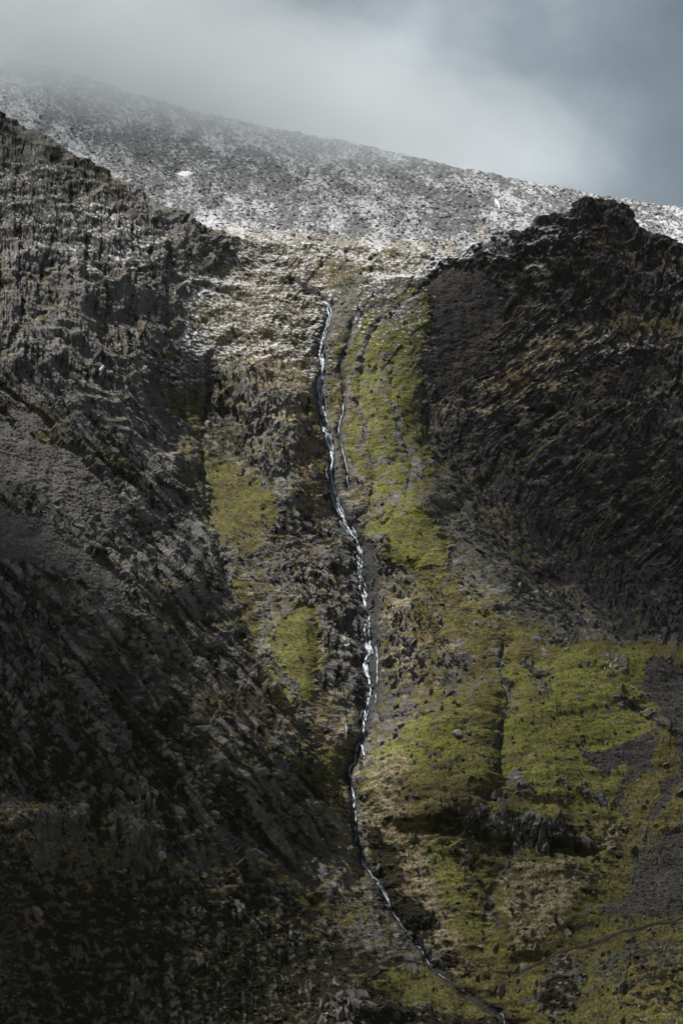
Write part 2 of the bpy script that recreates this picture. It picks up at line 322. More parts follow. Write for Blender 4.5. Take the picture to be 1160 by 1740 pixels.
cu = np.concatenate([np.arange(-190, -16, 6.), np.arange(-16, 1176, 1.48), np.arange(1176, 1350, 6.)])
tt = np.concatenate([np.arange(0, 1, 1 / 930.), np.linspace(1, 1.1, 16)])   # t=1 is row 1752
crest_u = interp_line(CREST, cu)
crest_u = crest_u + np.where(cu > 740, 1, .35) * (5 * fbm(cu / 26., cu * 0 + 3.3, 4, 5) )
GU = np.repeat(cu[None], len(tt), 0).astype(np.float64)
GV = crest_u[None] + (1752 - crest_u[None]) * tt[:, None]
Ybase = D0(GV) + samp(OFF, GU, GV)
PB = place(GU, GV, Ybase)
# back of the crest: falls away behind
nb = 14; back = []
vmid = sstep(380, 460, cu) * (1 - sstep(700, 780, cu))   # in the middle the ground runs on as a shelf
for k in range(nb, 0, -1):
    b = PB[0].copy(); dd = 4.0 * k + .35 * k * k * 2
    b[:, 1] += dd; b[:, 2] -= dd * (0.75 * (1 - vmid) - 0.02 * vmid) - 1.2 * fbm(b[:, 0] / 9, b[:, 1] / 9, 3, 8)
    back.append(b)
PB = np.concatenate([np.array(back), PB], 0)
GU = np.concatenate([np.repeat(cu[None], nb, 0), GU], 0); GV = np.concatenate([np.repeat(crest_u[None], nb, 0), GV], 0)
NR, NC = GU.shape
def grid_normals(P):
    a = np.gradient(P, axis=0); b = np.gradient(P, axis=1); n = np.cross(b, -a)
    n /= np.linalg.norm(n, axis=-1, keepdims=True) + 1e-9
    return n
NB = grid_normals(PB)
if NB[..., 1].mean() > 0: NB = -NB
X = PB[..., 0]; S = PB[..., 2] * 1.25 + 0.35 * PB[..., 1]
wx = X + 5 * fbm(X / 30, S / 30, 3, 21); ws = S + 5 * fbm(X / 30, S / 30, 3, 22)
WU = GU + 26 * fbm(X / 16, S / 16, 6, 31, gain=.6) + 38 * fbm(X / 42, S / 42, 3, 33); WV = GV + 26 * fbm(X / 16, S / 16, 6, 32, gain=.6) + 38 * fbm(X / 42, S / 42, 3, 34)
rocky = np.clip(samp(ROCKY, WU, WV), 0, 1)
# strata: three dips, blended
TH = np.array([(60,300,82),(150,560,80),(60,600,84),(250,700,72),(200,850,60),(330,950,55),(250,1050,55),(80,1050,74),(100,1250,72),(350,1200,52),(450,1350,50),(250,1380,78),(100,1500,75),(480,730,83),(560,1050,86),(620,1100,90),(700,1080,78),(820,930,62),(930,1030,58),(720,760,68),(900,600,126),(800,700,128),(1000,450,108),(1120,500,108),(950,850,124),(1100,950,128),(1080,750,116),(900,1400,88),(600,1730,75),(460,520,105),(400,600,84),(0,1700,70),(400,1650,85),(-150,500,80),(1300,800,125)], float)
THF = tps(TH, MU, MV)
th = np.clip(samp(THF, GU, GV) + 6 * fbm(X / 40, S / 40, 2, 40), 48, 134)
def plates(a, c, LL, W, seed):          # slate plates: long cells, each with its own height and its own tilt
    x = a / LL; y = c / W
    ix = np.floor(x).astype(np.int64); iy = np.floor(y).astype(np.int64)
    d1 = np.full(x.shape, 9., np.float32); d2 = d1.copy(); hh = np.zeros(x.shape, np.int64); oy = np.zeros(x.shape, np.float32); ox = oy.copy()
    for dx in (-1, 0, 1):
        for dy in (-1, 0, 1):
            h = _hash(ix + dx, iy + dy, seed)
            px = ix + dx + (h & 1023) / 1023.; py = iy + dy + ((h >> 10) & 1023) / 1023.
            ex = (x - px).astype(np.float32); ey = (y - py).astype(np.float32); d = ex * ex * .35 + ey * ey
            m = d < d1
            d2 = np.where(m, d1, np.minimum(d2, d)); hh = np.where(m, h, hh); oy = np.where(m, ey, oy); ox = np.where(m, ex, ox); d1 = np.where(m, d, d1)
    r1 = ((hh >> 20) & 255) / 255.; r2 = ((hh >> 4) & 255) / 255.
    edge = np.sqrt(d2) - np.sqrt(d1)
    return (r1 - .5) * 1.0 + (.35 + 1.0 * r2) * oy + .35 * ox * (r2 - .5), r1, edge
def fins(ang, seed, X, S):
    t = math.radians(ang); ca, sa = math.cos(t), -math.sin(t)     # direction along the strata in (X, S), going down
    a = X * ca + S * sa; c = -X * sa + S * ca
    c = c + 1.8 * perlin(a / 44, c / 20, seed + 50) + .35 * perlin(a / 6, c / 4, seed + 51)
    mz = sstep(-.22, .22, fbm(X / 26, S / 30, 3, seed + 8)); mo = sstep(-.3, .25, fbm(X / 15, S / 19, 3, seed + 9))
    p1, r1, e1 = plates(a, c, 34., 5.2, seed); p0, r0, e0 = plates(a + 9, c - 4, 62., 11., seed + 6); p1 = p1 * (1 - mz * .8) + 2.6 * p0 * mz; e1 = np.where(mz > .5, e0, e1); p2, r2, e2 = plates(a, c, 15., 2.0, seed + 1); p3, r3, e3 = plates(a, c, 6.5, .95, seed + 2)
    rg = fbm(c / 9., a / 34., 3, seed + 3, ridged=True)
    h = 1.5 * p1 + (.35 + 1.2 * mo) * p2 + (.25 + .35 * (1 - mo)) * p3 + 1.3 * rg - .7 * (1 - sstep(0, .16, e1)) - .45 * (1 - sstep(0, .2, e2)) + .2 * fbm(c / .9, a / 4., 2, seed + 4)
    return h, .5 * r1 + .5 * rg + .6 * p2, .45 * r2 + .35 * r1 + .2 * r3, (1 - sstep(.02, .13, e1)) * .8 + (1 - sstep(.0, .14, e2)) * .75
dips = [52, 68, 84, 106, 127]
hs = np.zeros_like(X); crack = np.zeros_like(X); tone = np.zeros_like(X); fine = np.zeros_like(X); wt = np.zeros_like(X)
for i, a in enumerate(dips):
    lo = dips[i - 1] if i else a - 20; hi = dips[i + 1] if i < len(dips) - 1 else a + 20
    w = np.clip(np.where(th < a, (th - lo) / (a - lo), (hi - th) / (hi - a)), 0, 1)
    w = sstep(.35, .65, w + .1 * perlin(X / 8, S / 8, 60))
    mk = w > .001
    h, r, f, k_ = fins(a, 100 + 20 * i, X[mk].astype(np.float32), S[mk].astype(np.float32))
    hs[mk] += w[mk] * h; tone[mk] += w[mk] * r; fine[mk] += w[mk] * f; crack[mk] += w[mk] * k_; wt += w
hs /= wt + 1e-3; tone /= wt + 1e-3; fine /= wt + 1e-3; crack /= wt + 1e-3
crag = fbm(wx / 38, ws / 52, 5, 70, ridged=True)          # buttresses and clefts
lump = fbm(wx / 15, ws / 15, 4, 75)
w1, w2, wc = worley(X / 2.2, S / 1.8, 80)                  # hummocks, heather clumps, blocks
w3, w4, wc2 = worley(X / 5.1, S / 4.3, 81)

def cover(f, amp, seed, sc=4.0, lo=.42, hi=.58, extra=0):
    n = fbm(X / sc, S / sc, 5, seed, gain=.62)
    return sstep(lo, hi, samp(f, WU, WV) + amp * n + extra)
LAB = np.zeros(MU.shape, int)      # 0 waterfall gully
def lab(P, k): LAB[poly_mask(P) > .5] = k
lab([(-400,0),(260,0),(430,404),(330,455),(262,560),(262,640),(335,850),(385,1000),(420,1080),(500,1240),(590,1330),(600,1420),(640,1500),(720,1630),(850,1722),(1000,2100),(-400,2100)], 1)
lab([(742,430),(700,480),(708,600),(715,700),(760,790),(830,900),(930,1010),(1010,1080),(1080,1105),(1160,1105),(1500,1105),(1500,200),(742,200)], 2)
lab([(640,1230),(700,1200),(760,1185),(850,1150),(858,1090),(900,1060),(1010,1075),(1080,1105),(1500,1105),(1500,2100),(1000,2100),(850,1722),(720,1630),(640,1500),(600,1420),(595,1320)], 3)
lab([(800,445),(860,460),(940,520),(1000,540),(1080,520),(1200,540),(1500,600),(1500,200),(800,200)], 4)
def LABM(k): return samp(blur((LAB == k).astype(np.float32), 3), GU, GV)
green0 = np.clip(samp(GREEN, WU, WV), 0, 1)
scree = cover(SCREE, .6, 90, 3.2, .36, .66)
rk2 = np.clip(rocky + .5 * fbm(X / 14, S / 10, 4, 77) * (rocky > .15), .05, 1)
rk2 *= (1 - .35 * LABM(0)) * (1 - .4 * (1 - sstep(480, 700, GV)) * (GU < 460)) * (.35 + .75 * sstep(-.25, .3, fbm(X / 22, S / 17, 4, 78)))
LW = samp(field([('p',[(-200,600),(100,640),(330,860),(420,1080),(600,1420),(500,1480),(300,1400),(-200,1300)],1.,12)]), GU, GV)
la, lc = (X * .55 - S * .835), (X * .835 + S * .55)
p1_, r1_, e1_ = plates(la + 6 * perlin(la / 50, lc / 30, 700), lc + 3 * fbm(la / 40, lc / 16, 3, 701), 85., 9.5, 702)
p2_, r2_, e2_ = plates(la, lc + 1.2 * fbm(la / 20, lc / 9, 3, 704), 34., 3.2, 703)
p3_, r3_, e3_ = plates(la, lc + .5 * fbm(la / 12, lc / 5, 3, 705), 17., 1.35, 706)
slabs_ = LW * (5.0 * p1_ + 2.9 * p2_ + 1.0 * p3_ - .8 * (1 - sstep(0, .15, e2_)))
disp = (slabs_ * (1 - .6 * scree) + rk2 * (1 - .82 * LW) * 1.0 * hs + rocky * (1 - .6 * LW) * 5.5 * (crag - .1)) * (1 - .8 * scree) + (1 - rocky) * 1.8 * crag + 1.5 * lump * (1 - .55 * rocky)
disp += (1 - rocky * .8) * (.55 * fbm(X / 5, S / 3, 3, 95) + .35 * (0.5 - w1)) + .18 * fbm(X / 1.6, S / 1.3, 2, 96)
hill = LABM(3)
disp = disp * (1 - .55 * sstep(.6, .9, green0)) + hill * (5.5 * fbm(X / 48, S / 60, 3, 98) + 1.6 * fbm(X / 14, S / 9, 3, 99))
disp += scree * (.55 * (.5 - worley(X / 1.5, S / 1.2, 83)[0]) + .35 * fbm(X / 9, S / 7, 4, 84) + .5 * perlin(X / 5 , S / 30, 85))
gul = np.zeros_like(X)
for P_, a_, w_ in ((STREAM, 2.0, 6), (SIDE2, 1.1, 4), (SIDE, 1.1, 3.5), (SIDE3, .8, 3), (GUL1, 1.7, 4), (GUL2, 1.5, 4), (GULL, 1.2, 5)):
    gul -= a_ * (.6 + .9 * perlin(X / 9, S / 9, 12)) * np.exp(-(samp(seg_dist(P_, MU, MV), GU + 5 * fbm(X / 6, S / 6, 3, 9), GV) / (w_ * (1 + .5 * perlin(X / 5, S / 5, 13)))) ** 2)
knoll = LABM(4); disp += knoll * (4.5 * fbm(wx / 17, ws / 26, 4, 97, ridged=True) + 1.6 * (wc2 - .5))
disp = disp * (1 - .55 * np.clip(samp(WET, GU, GV), 0, 1))
disp += gul
edge_f = np.ones(NR); edge_f[:nb] = .5
PA = PB + NB * (disp * edge_f[:, None])[..., None]
NA = grid_normals(PA)
if NA[..., 1].mean() > 0: NA = -NA
nzr = (NA[..., 2] - NB[..., 2])
ledge = np.clip(nzr * 1.6, -.6, .6)
fb = fbm(X / 13, S / 11, 5, 150, gain=.62)
green = cover(np.minimum(GREEN, .88), 1.0, 110, 5.0, .33, .62, .40 * ledge - .10 * rocky * np.clip(hs, -2, 2) + .35 * fb + .03)
dryf = samp(DRY, WU, WV); dry = cover(DRY, 1.1, 120, 4.0, .32, .68, .35 * ledge - .06 * rocky * np.clip(hs, -2, 2) - .3 * fb)
heath = cover(HEATH, 1.1, 130, 3.6, .42, .60, -.25 * (w3 - .4) - .15 * ledge - .17 * rocky * np.clip(hs, -2.5, 1.5) + .05 * rocky - .25 * fb * (1 - rocky))
green *= 1 - .75 * dry * sstep(.42, .6, dryf) * (LABM(3) > .4); green *= 1 - .96 * scree; dry *= 1 - .8 * scree; heath *= 1 - .75 * scree
heath = np.maximum(heath, LW * np.clip((1 - sstep(.02, .16, e2_)) + (1 - sstep(.02, .1, e1_)) + .6 * (r2_ < .25), 0, .92) * (1 - scree) * (1 - green))  # heather colour also darkens the joints between the diagonal slabs
heath = np.maximum(heath, np.clip(crack, 0, 1) * (1 - LW) * rk2 * .9 * (1 - scree) * (1 - green))  # crevice darkness put into the colour through the heather cover
snow = cover(SNOW, .9, 140, 2.0, .46, .58, .60 * ledge + .10 * (w1 - .5))
snow *= sstep(.02, .1, samp(SNOW, WU, WV))
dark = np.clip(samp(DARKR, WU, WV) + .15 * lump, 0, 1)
wet = np.clip(samp(WET, GU + 3 * lump, GV) , 0, 1)

def finite_diff_cavity(a, s=3):
    p = a.copy()
    for ax in (0, 1):
        p = (np.roll(p, s, ax) + np.roll(p, -s, ax) + p) / 3
    return a - p
print('face grid', NR, NC)

def mesh_obj(name, verts, faces, mat, attrs=None, smooth=False, parent=None):
    me = bpy.data.meshes.new(name); nv = len(verts); faces = np.asarray(faces); nf, k = faces.shape
    me.vertices.add(nv); me.vertices.foreach_set('co', np.ascontiguousarray(verts, np.float32).ravel())
    me.loops.add(nf * k); me.loops.foreach_set('vertex_index', faces.astype(np.int32).ravel())
    me.polygons.add(nf); me.polygons.foreach_set('loop_start', np.arange(0, nf * k, k, dtype=np.int32))
    me.polygons.foreach_set('loop_total', np.full(nf, k, np.int32))
    me.polygons.foreach_set('use_smooth', np.full(nf, smooth))
    me.update(calc_edges=True)
    if attrs:
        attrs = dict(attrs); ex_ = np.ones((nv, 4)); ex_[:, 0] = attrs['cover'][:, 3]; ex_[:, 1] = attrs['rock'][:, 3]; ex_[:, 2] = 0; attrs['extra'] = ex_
        for an, arr in attrs.items():
            if an != 'extra': arr = np.c_[arr[:, :3], np.ones(nv)]
            at = me.attributes.new(an, 'FLOAT_COLOR', 'POINT'); at.data.foreach_set('color', np.ascontiguousarray(arr, np.float32).ravel())
    me.materials.append(mat)
    o = bpy.data.objects.new(name, me); COL.objects.link(o)
    if parent: o.parent = parent
    return o

# ------------------------------------------------------------------ materials
def new_mat(name):
    m = bpy.data.materials.new(name); m.use_nodes = True; nt = m.node_tree
    b = nt.nodes['Principled BSDF']; b.inputs['Roughness'].default_value = .9; b.inputs['Specular IOR Level'].default_value = .2
    return m, nt, b
def mixc(nt, fac, a, b):
    n = N(nt, 'ShaderNodeMix', data_type='RGBA')
    for s, v in ((0, fac), (6, a), (7, b)):
        if isinstance(v, (int, float)): n.inputs[s].default_value = v
        elif isinstance(v, tuple): n.inputs[s].default_value = (*v, 1) if len(v) == 3 else v
        else: L(nt, v, n.inputs[s])
    return n.outputs[2]
def noise(nt, vec, scale, detail=4, rough=.6, stretch=None):
    if stretch:
        mp = N(nt, 'ShaderNodeMapping'); mp.inputs['Scale'].default_value = stretch; L(nt, vec, mp.inputs[0]); vec = mp.outputs[0]
    n = N(nt, 'ShaderNodeTexNoise'); n.inputs['Scale'].default_value = scale; n.inputs['Detail'].default_value = detail; n.inputs['Roughness'].default_value = rough
    L(nt, vec, n.inputs['Vector']); return n.outputs[0]
def remap(nt, x, a, b, c=0., d=1.):
    n = N(nt, 'ShaderNodeMapRange'); L(nt, x, n.inputs[0])
    for i, v in enumerate((a, b, c, d)): n.inputs[i + 1].default_value = v
    return n.outputs[0]
def math2(nt, op, a, b):
    n = N(nt, 'ShaderNodeMath', operation=op)
    for i, v in enumerate((a, b)):
        if isinstance(v, (int, float)): n.inputs[i].default_value = v
        else: L(nt, v, n.inputs[i])
    return n.outputs[0]

def ground_material(name):
    m, nt, b = new_mat(name)
    g = N(nt, 'ShaderNodeNewGeometry').outputs['Position']
    A = N(nt, 'ShaderNodeAttribute', attribute_name='cover'); B_ = N(nt, 'ShaderNodeAttribute', attribute_name='rock')
    sa = N(nt, 'ShaderNodeSeparateColor'); L(nt, A.outputs['Color'], sa.inputs[0])
    sb = N(nt, 'ShaderNodeSeparateColor'); L(nt, B_.outputs['Color'], sb.inputs[0])
    E_ = N(nt, 'ShaderNodeAttribute', attribute_name='extra'); se = N(nt, 'ShaderNodeSeparateColor'); L(nt, E_.outputs['Color'], se.inputs[0])
    n_f = noise(nt, g, .9, 5, .7); n_m = noise(nt, g, .16, 4, .6); n_l = noise(nt, g, .03, 3, .5); n_x = noise(nt, g, 3.0, 3, .7)
    # rock
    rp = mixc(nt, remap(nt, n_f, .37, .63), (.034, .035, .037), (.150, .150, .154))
    rp = mixc(nt, remap(nt, sb.outputs[1], 0, 1), rp, (.24, .238, .24))           # tone of the single slab, lighter where plates stand proud
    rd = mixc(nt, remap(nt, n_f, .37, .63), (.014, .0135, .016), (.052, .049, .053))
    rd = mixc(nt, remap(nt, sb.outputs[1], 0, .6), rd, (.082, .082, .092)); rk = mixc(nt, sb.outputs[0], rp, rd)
    rk = mixc(nt, remap(nt, n_m, .54, .66, 0, .28), rk, (.11, .088, .06))          # rusty, mossy staining
    sc = mixc(nt, remap(nt, n_x, .40, .60), (.020, .019, .020), (.135, .130, .128))
    scd = mixc(nt, remap(nt, n_x, .40, .60), (.012, .011, .012), (.042, .038, .039))
    sc = mixc(nt, sb.outputs[0], sc, scd)
    c = mixc(nt, sb.outputs[2], rk, sc)
    dr = mixc(nt, remap(nt, n_f, .37, .63), (.10, .080, .048), (.37, .32, .215))
    dr = mixc(nt, remap(nt, n_l, .5, .62, 0, .5), dr, (.15, .088, .05))
    c = mixc(nt, sa.outputs[1], c, dr)
    dull_grass = mixc(nt, remap(nt, n_f, .36, .64), (.022, .021, .009), (.095, .078, .030))
    gr = mixc(nt, remap(nt, n_f, .36, .64), (.055, .064, .013), (.190, .205, .046))
    gr = mixc(nt, sb.outputs[1], dull_grass, gr)
    gr = mixc(nt, remap(nt, n_m, .46, .62, 0, .75), gr, mixc(nt, remap(nt, n_f, .38, .62), (.05, .040, .016), (.17, .135, .055)))
    gr = mixc(nt, remap(nt, noise(nt, g, .35, 4, .65), .53, .66, 0, .6), gr, (.026, .028, .010))
    c = mixc(nt, sa.outputs[0], c, gr)
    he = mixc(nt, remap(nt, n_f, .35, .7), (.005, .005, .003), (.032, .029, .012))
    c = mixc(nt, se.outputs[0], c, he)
    wt = mixc(nt, remap(nt, n_f, .37, .63), (.006, .008, .011), (.022, .026, .033))
    c = mixc(nt, se.outputs[1], c, wt)
    c = mixc(nt, sa.outputs[2], c, mixc(nt, remap(nt, n_x, .3, .55), (.28, .285, .29), (.60, .62, .65)))
    L(nt, c, b.inputs['Base Color'])
    r = remap(nt, se.outputs[1], 0, 1, .92, .7); L(nt, r, b.inputs['Roughness']); b.inputs['Specular IOR Level'].default_value = .08
    bp = N(nt, 'ShaderNodeBump'); bp.inputs['Strength'].default_value = .8; bp.inputs['Distance'].default_value = .35
    hh = math2(nt, 'ADD', n_f, math2(nt, 'MULTIPLY', n_x, .5)); L(nt, hh, bp.inputs['Height']); L(nt, bp.outputs[0], b.inputs['Normal'])
    return m
GM = ground_material('hillside_ground')

# ------------------------------------------------------------------ split the face into its pieces
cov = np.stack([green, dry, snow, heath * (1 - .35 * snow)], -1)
# order of cover: grass shows through heather only where asked
GRASS_BRIGHT = field([  # where the grass is brighter and greener; duller elsewhere
 ('p',[(600,1300),(700,1220),(850,1150),(960,1090),(1100,1110),(1140,1200),(1080,1260),(1010,1400),(900,1380),(850,1300),(760,1290),(660,1330)],1.0,10),
 ('p',[(620,905),(650,895),(690,850),(725,835),(748,900),(765,980),(700,960),(650,935)],.8,5),
 ('p',[(590,560),(700,490),(735,500),(708,600),(728,770),(725,850),(650,900),(590,760)],.9,8),
 ('p',[(390,1070),(540,1030),(540,1200),(460,1210)],.75,6),('p',[(790,1150),(840,1165),(850,1300),(800,1300)],.55,8),
 ('p',[(345,780),(480,830),(450,930),(360,905)],.35,8),
 ('p',[(700,1420),(800,1440),(840,1600),(780,1600)],.7,10),('p',[(1000,1380),(1060,1390),(1000,1560),(940,1600),(960,1480)],.45,12),
 ('p',[(870,1650),(905,1640),(905,1740),(870,1720)],.75,5),('p',[(600,1650),(780,1650),(780,1690),(600,1680)],.6,4)], .22)
grass_bright = np.clip(samp(GRASS_BRIGHT, WU, WV) * .92 + .95 * fbm(X / 12, S / 8, 5, 152), 0, 1)
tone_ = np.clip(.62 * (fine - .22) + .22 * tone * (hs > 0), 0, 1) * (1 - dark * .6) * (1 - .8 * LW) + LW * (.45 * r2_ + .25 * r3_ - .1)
rkc = np.stack([dark, np.clip(tone_, 0, 1) * (1 - green) + grass_bright * green, scree, wet], -1)
fu = .25 * (GU[:-1, :-1] + GU[1:, 1:] + GU[1:, :-1] + GU[:-1, 1:]); fv = .25 * (GV[:-1, :-1] + GV[1:, 1:] + GV[1:, :-1] + GV[:-1, 1:])
fl = LAB[np.clip(((fv - V0) / CS).astype(int), 0, LAB.shape[0] - 1), np.clip(((fu - U0) / CS).astype(int), 0, LAB.shape[1] - 1)]
idx = np.arange(NR * NC).reshape(NR, NC)
Q = np.stack([idx[:-1, :-1], idx[1:, :-1], idx[1:, 1:], idx[:-1, 1:]], -1)
PAf = PA.reshape(-1, 3); covf = cov.reshape(-1, 4); rkf = rkc.reshape(-1, 4)
PIECE = {}
NAMES = ['waterfall_gully', 'left_cliff', 'right_cliff', 'grassy_hillside', 'rocky_knoll']
for k, nm in enumerate(NAMES):
    f = Q[fl == k]; used, inv = np.unique(f.ravel(), return_inverse=True)
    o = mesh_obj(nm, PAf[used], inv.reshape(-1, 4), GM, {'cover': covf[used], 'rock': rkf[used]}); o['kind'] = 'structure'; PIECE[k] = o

def surf(u, v):                       # point and normal on the finished face at a surveyed spot
    i = np.interp(u, cu, np.arange(len(cu))); c0 = np.interp(u, cu, crest_u); t = (v - c0) / (1752 - c0)
    j = np.interp(t, tt, np.arange(len(tt))) + nb
    i = np.clip(np.round(i).astype(int), 0, NC - 1); j = np.clip(np.round(j).astype(int), 0, NR - 1)
    return PA[j, i], NA[j, i]

# ------------------------------------------------------------------ snowy mountain behind
ub = np.arange(-190, 1350, 1.75); RID = [(-200,60),(0,97),(100,118),(200,150),(300,182),(420,210),(580,240),(700,268),(850,300),(1000,330),(1160,355),(1400,395)]
rid = interp_line(RID, ub) + 1.5 * fbm(ub / 40, ub * 0, 4, 200)
tb = np.linspace(0, 1, 270)
BU = np.repeat(ub[None], len(tb), 0); BV = rid[None] + (500 - rid[None]) * tb[:, None]
YB = 455 / (.53 - elev(BV))
PBb = place(BU, BV, YB); bk = []
for k in range(10, 0, -1):
    q = PBb[0].copy(); q[:, 1] += 14 * k; q[:, 2] -= 14 * k * .35 * (k / 10.); bk.append(q)
PBb = np.concatenate([np.array(bk), PBb], 0); BU = np.concatenate([np.repeat(ub[None], 10, 0), BU]); BV = np.concatenate([np.repeat(rid[None], 10, 0), BV])
NBb = grid_normals(PBb)
if NBb[..., 2].mean() < 0: NBb = -NBb
xb = PBb[..., 0]; sb_ = PBb[..., 1] * 1.1
gull = fbm((xb + sb_ / 3.6) / 22, sb_ / 260, 4, 210, ridged=True)
blk1, blk2, bc = worley(xb / 2.4, sb_ / 6.5, 211); c1, c2, bcc = worley(xb / 6, sb_ / 16, 212)
bump = fbm(xb / 6, sb_ / 14, 4, 213)
outc = sstep(.05, .5, fbm(xb / 40, sb_ / 55, 4, 214))
db = 1.8 * gull + (1.0 + 1.2 * outc) * (bc - .5) * sstep(.03, .2, blk2 - blk1) + outc * 2.2 * (bcc - .5) * sstep(.02, .25, c2 - c1) + 1.2 * bump
PBf = PBb + NBb * db[..., None]
NF = grid_normals(PBf)
if NF[..., 2].mean() < 0: NF = -NF
led = NF[..., 2] - NBb[..., 2]
SN = field([('p',[(-200,60),(0,90),(1400,360),(1400,560),(-200,560)],.43,4),
  ('p',[(-60,110),(60,150),(160,260),(250,330),(150,300),(0,220),(-60,200)],.52,12),
  ('p',[(480,240),(640,300),(760,400),(640,400),(520,320)],.50,14),('p',[(820,330),(900,330),(930,380),(840,400)],.54,10),
  ('p',[(1060,360),(1200,370),(1200,420),(1100,410)],.58,6),('p',[(300,360),(380,370),(420,400),(370,410)],.6,6),
  ('p',[(290,290),(330,290),(335,303),(300,303)],1.2,2),('p',[(60,120),(240,190),(360,300),(240,300),(120,220)],.30,12),
  ('p',[(340,240),(520,300),(560,380),(420,360)],.34,12),('p',[(700,320),(800,340),(800,410),(740,400)],.26,8)], .5)
DB = field([('p',[(380,385),(560,400),(780,415),(760,520),(380,520)],.85,5),('p',[(170,290),(240,320),(330,360),(250,345)],.5,5),('p',[(800,395),(830,390),(835,410),(805,412)],.85,3),('p',[(200,340),(300,360),(340,400),(260,380)],.4,6)], 0.)
sn = samp(SN, BU + 8 * bump, BV + 5 * bump)
snowb = sstep(.42, .60, sn + .75 * led + 1.0 * fbm(xb / 1.5, sb_ / 5.0, 3, 220, gain=.75) + .62 * fbm((xb + sb_ / 3.6 + 20 * bump) / 9, sb_ / 110, 4, 224) + .5 * fbm(xb / 16, sb_ / 52, 4, 225) - .05 * gull + .35 * fbm((xb + sb_ / 4) / 3.2, sb_ / 30, 3, 221) - .12 * (bc - .5))
snowb = .20 + .80 * snowb * (.75 + .5 * np.clip(fbm(xb / 5, sb_ / 16, 3, 229) + .5, 0, 1) * .5)
dryb = sstep(.42, .6, samp(DB, BU + 12 * bump, BV + 6 * bump) + .5 * fbm(xb / 8, sb_ / 10, 4, 222))
covb = np.stack([0 * snowb, dryb, snowb, 0 * snowb], -1)
rkb = np.stack([.85 + .3 * bump, .3 * bc * (1 - outc * .5), .0 + 0 * bc, .25 + .2 * bump], -1)
ib = np.arange(BU.size).reshape(BU.shape); Qb = np.stack([ib[:-1, :-1], ib[1:, :-1], ib[1:, 1:], ib[:-1, 1:]], -1).reshape(-1, 4)
MB_ = mesh_obj('snowy_mountain', PBf.reshape(-1, 3), Qb, GM, {'cover': covb.reshape(-1, 4), 'rock': np.clip(rkb, 0, 1).reshape(-1, 4)}); MB_['kind'] = 'structure'

# ------------------------------------------------------------------ valley floor and the rest of the country round it
gx = np.concatenate([np.linspace(-4000, -700, 24), np.linspace(-650, 650, 90), np.linspace(700, 4000, 24)])
gy = np.concatenate([np.linspace(-2500, -300, 24), np.linspace(-250, 905, 90)])
VX, VY = np.meshgrid(gx, gy)
def valley(x, y):
    z = np.where(y > 0, -2 - .62 * np.minimum(y, 240) , -2 + .5 * np.minimum(-y, 700))
    z = np.where(y > 560, z + .5 * (y - 560) * .05, z)
    far = np.maximum(np.abs(x) - 500, 0); z = z + np.minimum(far * .12, 250) * (np.abs(fbm(x / 1500, y / 1500, 3, 300)) + .3) 
    return z + 3 * fbm(x / 60, y / 60, 4, 301) * sstep(5, 60, np.hypot(x, y))
VZ = valley(VX, VY)
vi = np.arange(VX.size).reshape(VX.shape); Qv = np.stack([vi[:-1, :-1], vi[:-1, 1:], vi[1:, 1:], vi[1:, :-1]], -1).reshape(-1, 4)
cv = np.zeros((VX.size, 4)); cv[:, 0] = sstep(-.1, .2, fbm(VX / 80, VY / 80, 4, 302)).ravel(); cv[:, 1] = .6; rv = np.zeros((VX.size, 4)); rv[:, 0] = .4
VO = mesh_obj('valley_floor', np.stack([VX, VY, VZ], -1).reshape(-1, 3), Qv, GM, {'cover': cv, 'rock': rv}); VO['kind'] = 'structure'

# ------------------------------------------------------------------ loose rock, slabs, plants
def rock_material(name, lo, hi, tint=(.13, .10, .065), stain=.35):
    m, nt, b = new_mat(name); g = N(nt, 'ShaderNodeNewGeometry').outputs['Position']
    oi = N(nt, 'ShaderNodeObjectInfo').outputs['Random']
    nf = noise(nt, g, 1.6, 5, .7); nm = noise(nt, g, .35, 4, .6)
    c = mixc(nt, remap(nt, nf, .36, .64), lo, hi)
    c = mixc(nt, remap(nt, nm, .5, .64, 0, stain), c, tint)
    c = mixc(nt, math2(nt, 'MULTIPLY', oi, .45), c, tuple(x * .45 for x in lo))
    L(nt, c, b.inputs['Base Color'])
    bp = N(nt, 'ShaderNodeBump'); bp.inputs['Strength'].default_value = .7; bp.inputs['Distance'].default_value = .25
    L(nt, nf, bp.inputs['Height']); L(nt, bp.outputs[0], b.inputs['Normal']); return m
M_GREY = rock_material('grey_slate', (.055, .055, .056), (.21, .207, .205), (.11, .09, .065), .25)
M_DARK = rock_material('dark_slate', (.018, .017, .019), (.058, .054, .057))
M_PALE = rock_material('pale_lichen_rock', (.24, .235, .22), (.50, .49, .46), (.16, .15, .12), .4)
M_BROWN = rock_material('brown_rock', (.12, .10, .085), (.30, .25, .21))
M_SNOWB = rock_material('snow_dusted_block', (.05, .055, .062), (.20, .21, .22), (.6, .62, .64), .7)
def plant_material(name, lo, hi):
    m, nt, b = new_mat(name); g = N(nt, 'ShaderNodeNewGeometry').outputs['Position']
    L(nt, mixc(nt, remap(nt, noise(nt, g, .5, 4, .7), .38, .62), lo, hi), b.inputs['Base Color']); return m
M_HEATH = plant_material('heather', (.006, .006, .004), (.026, .023, .012))
M_TUFT = plant_material('hill_grass', (.045, .050, .012), (.20, .195, .055))
M_STRAW = plant_material('straw_grass', (.15, .105, .05), (.34, .27, .15))

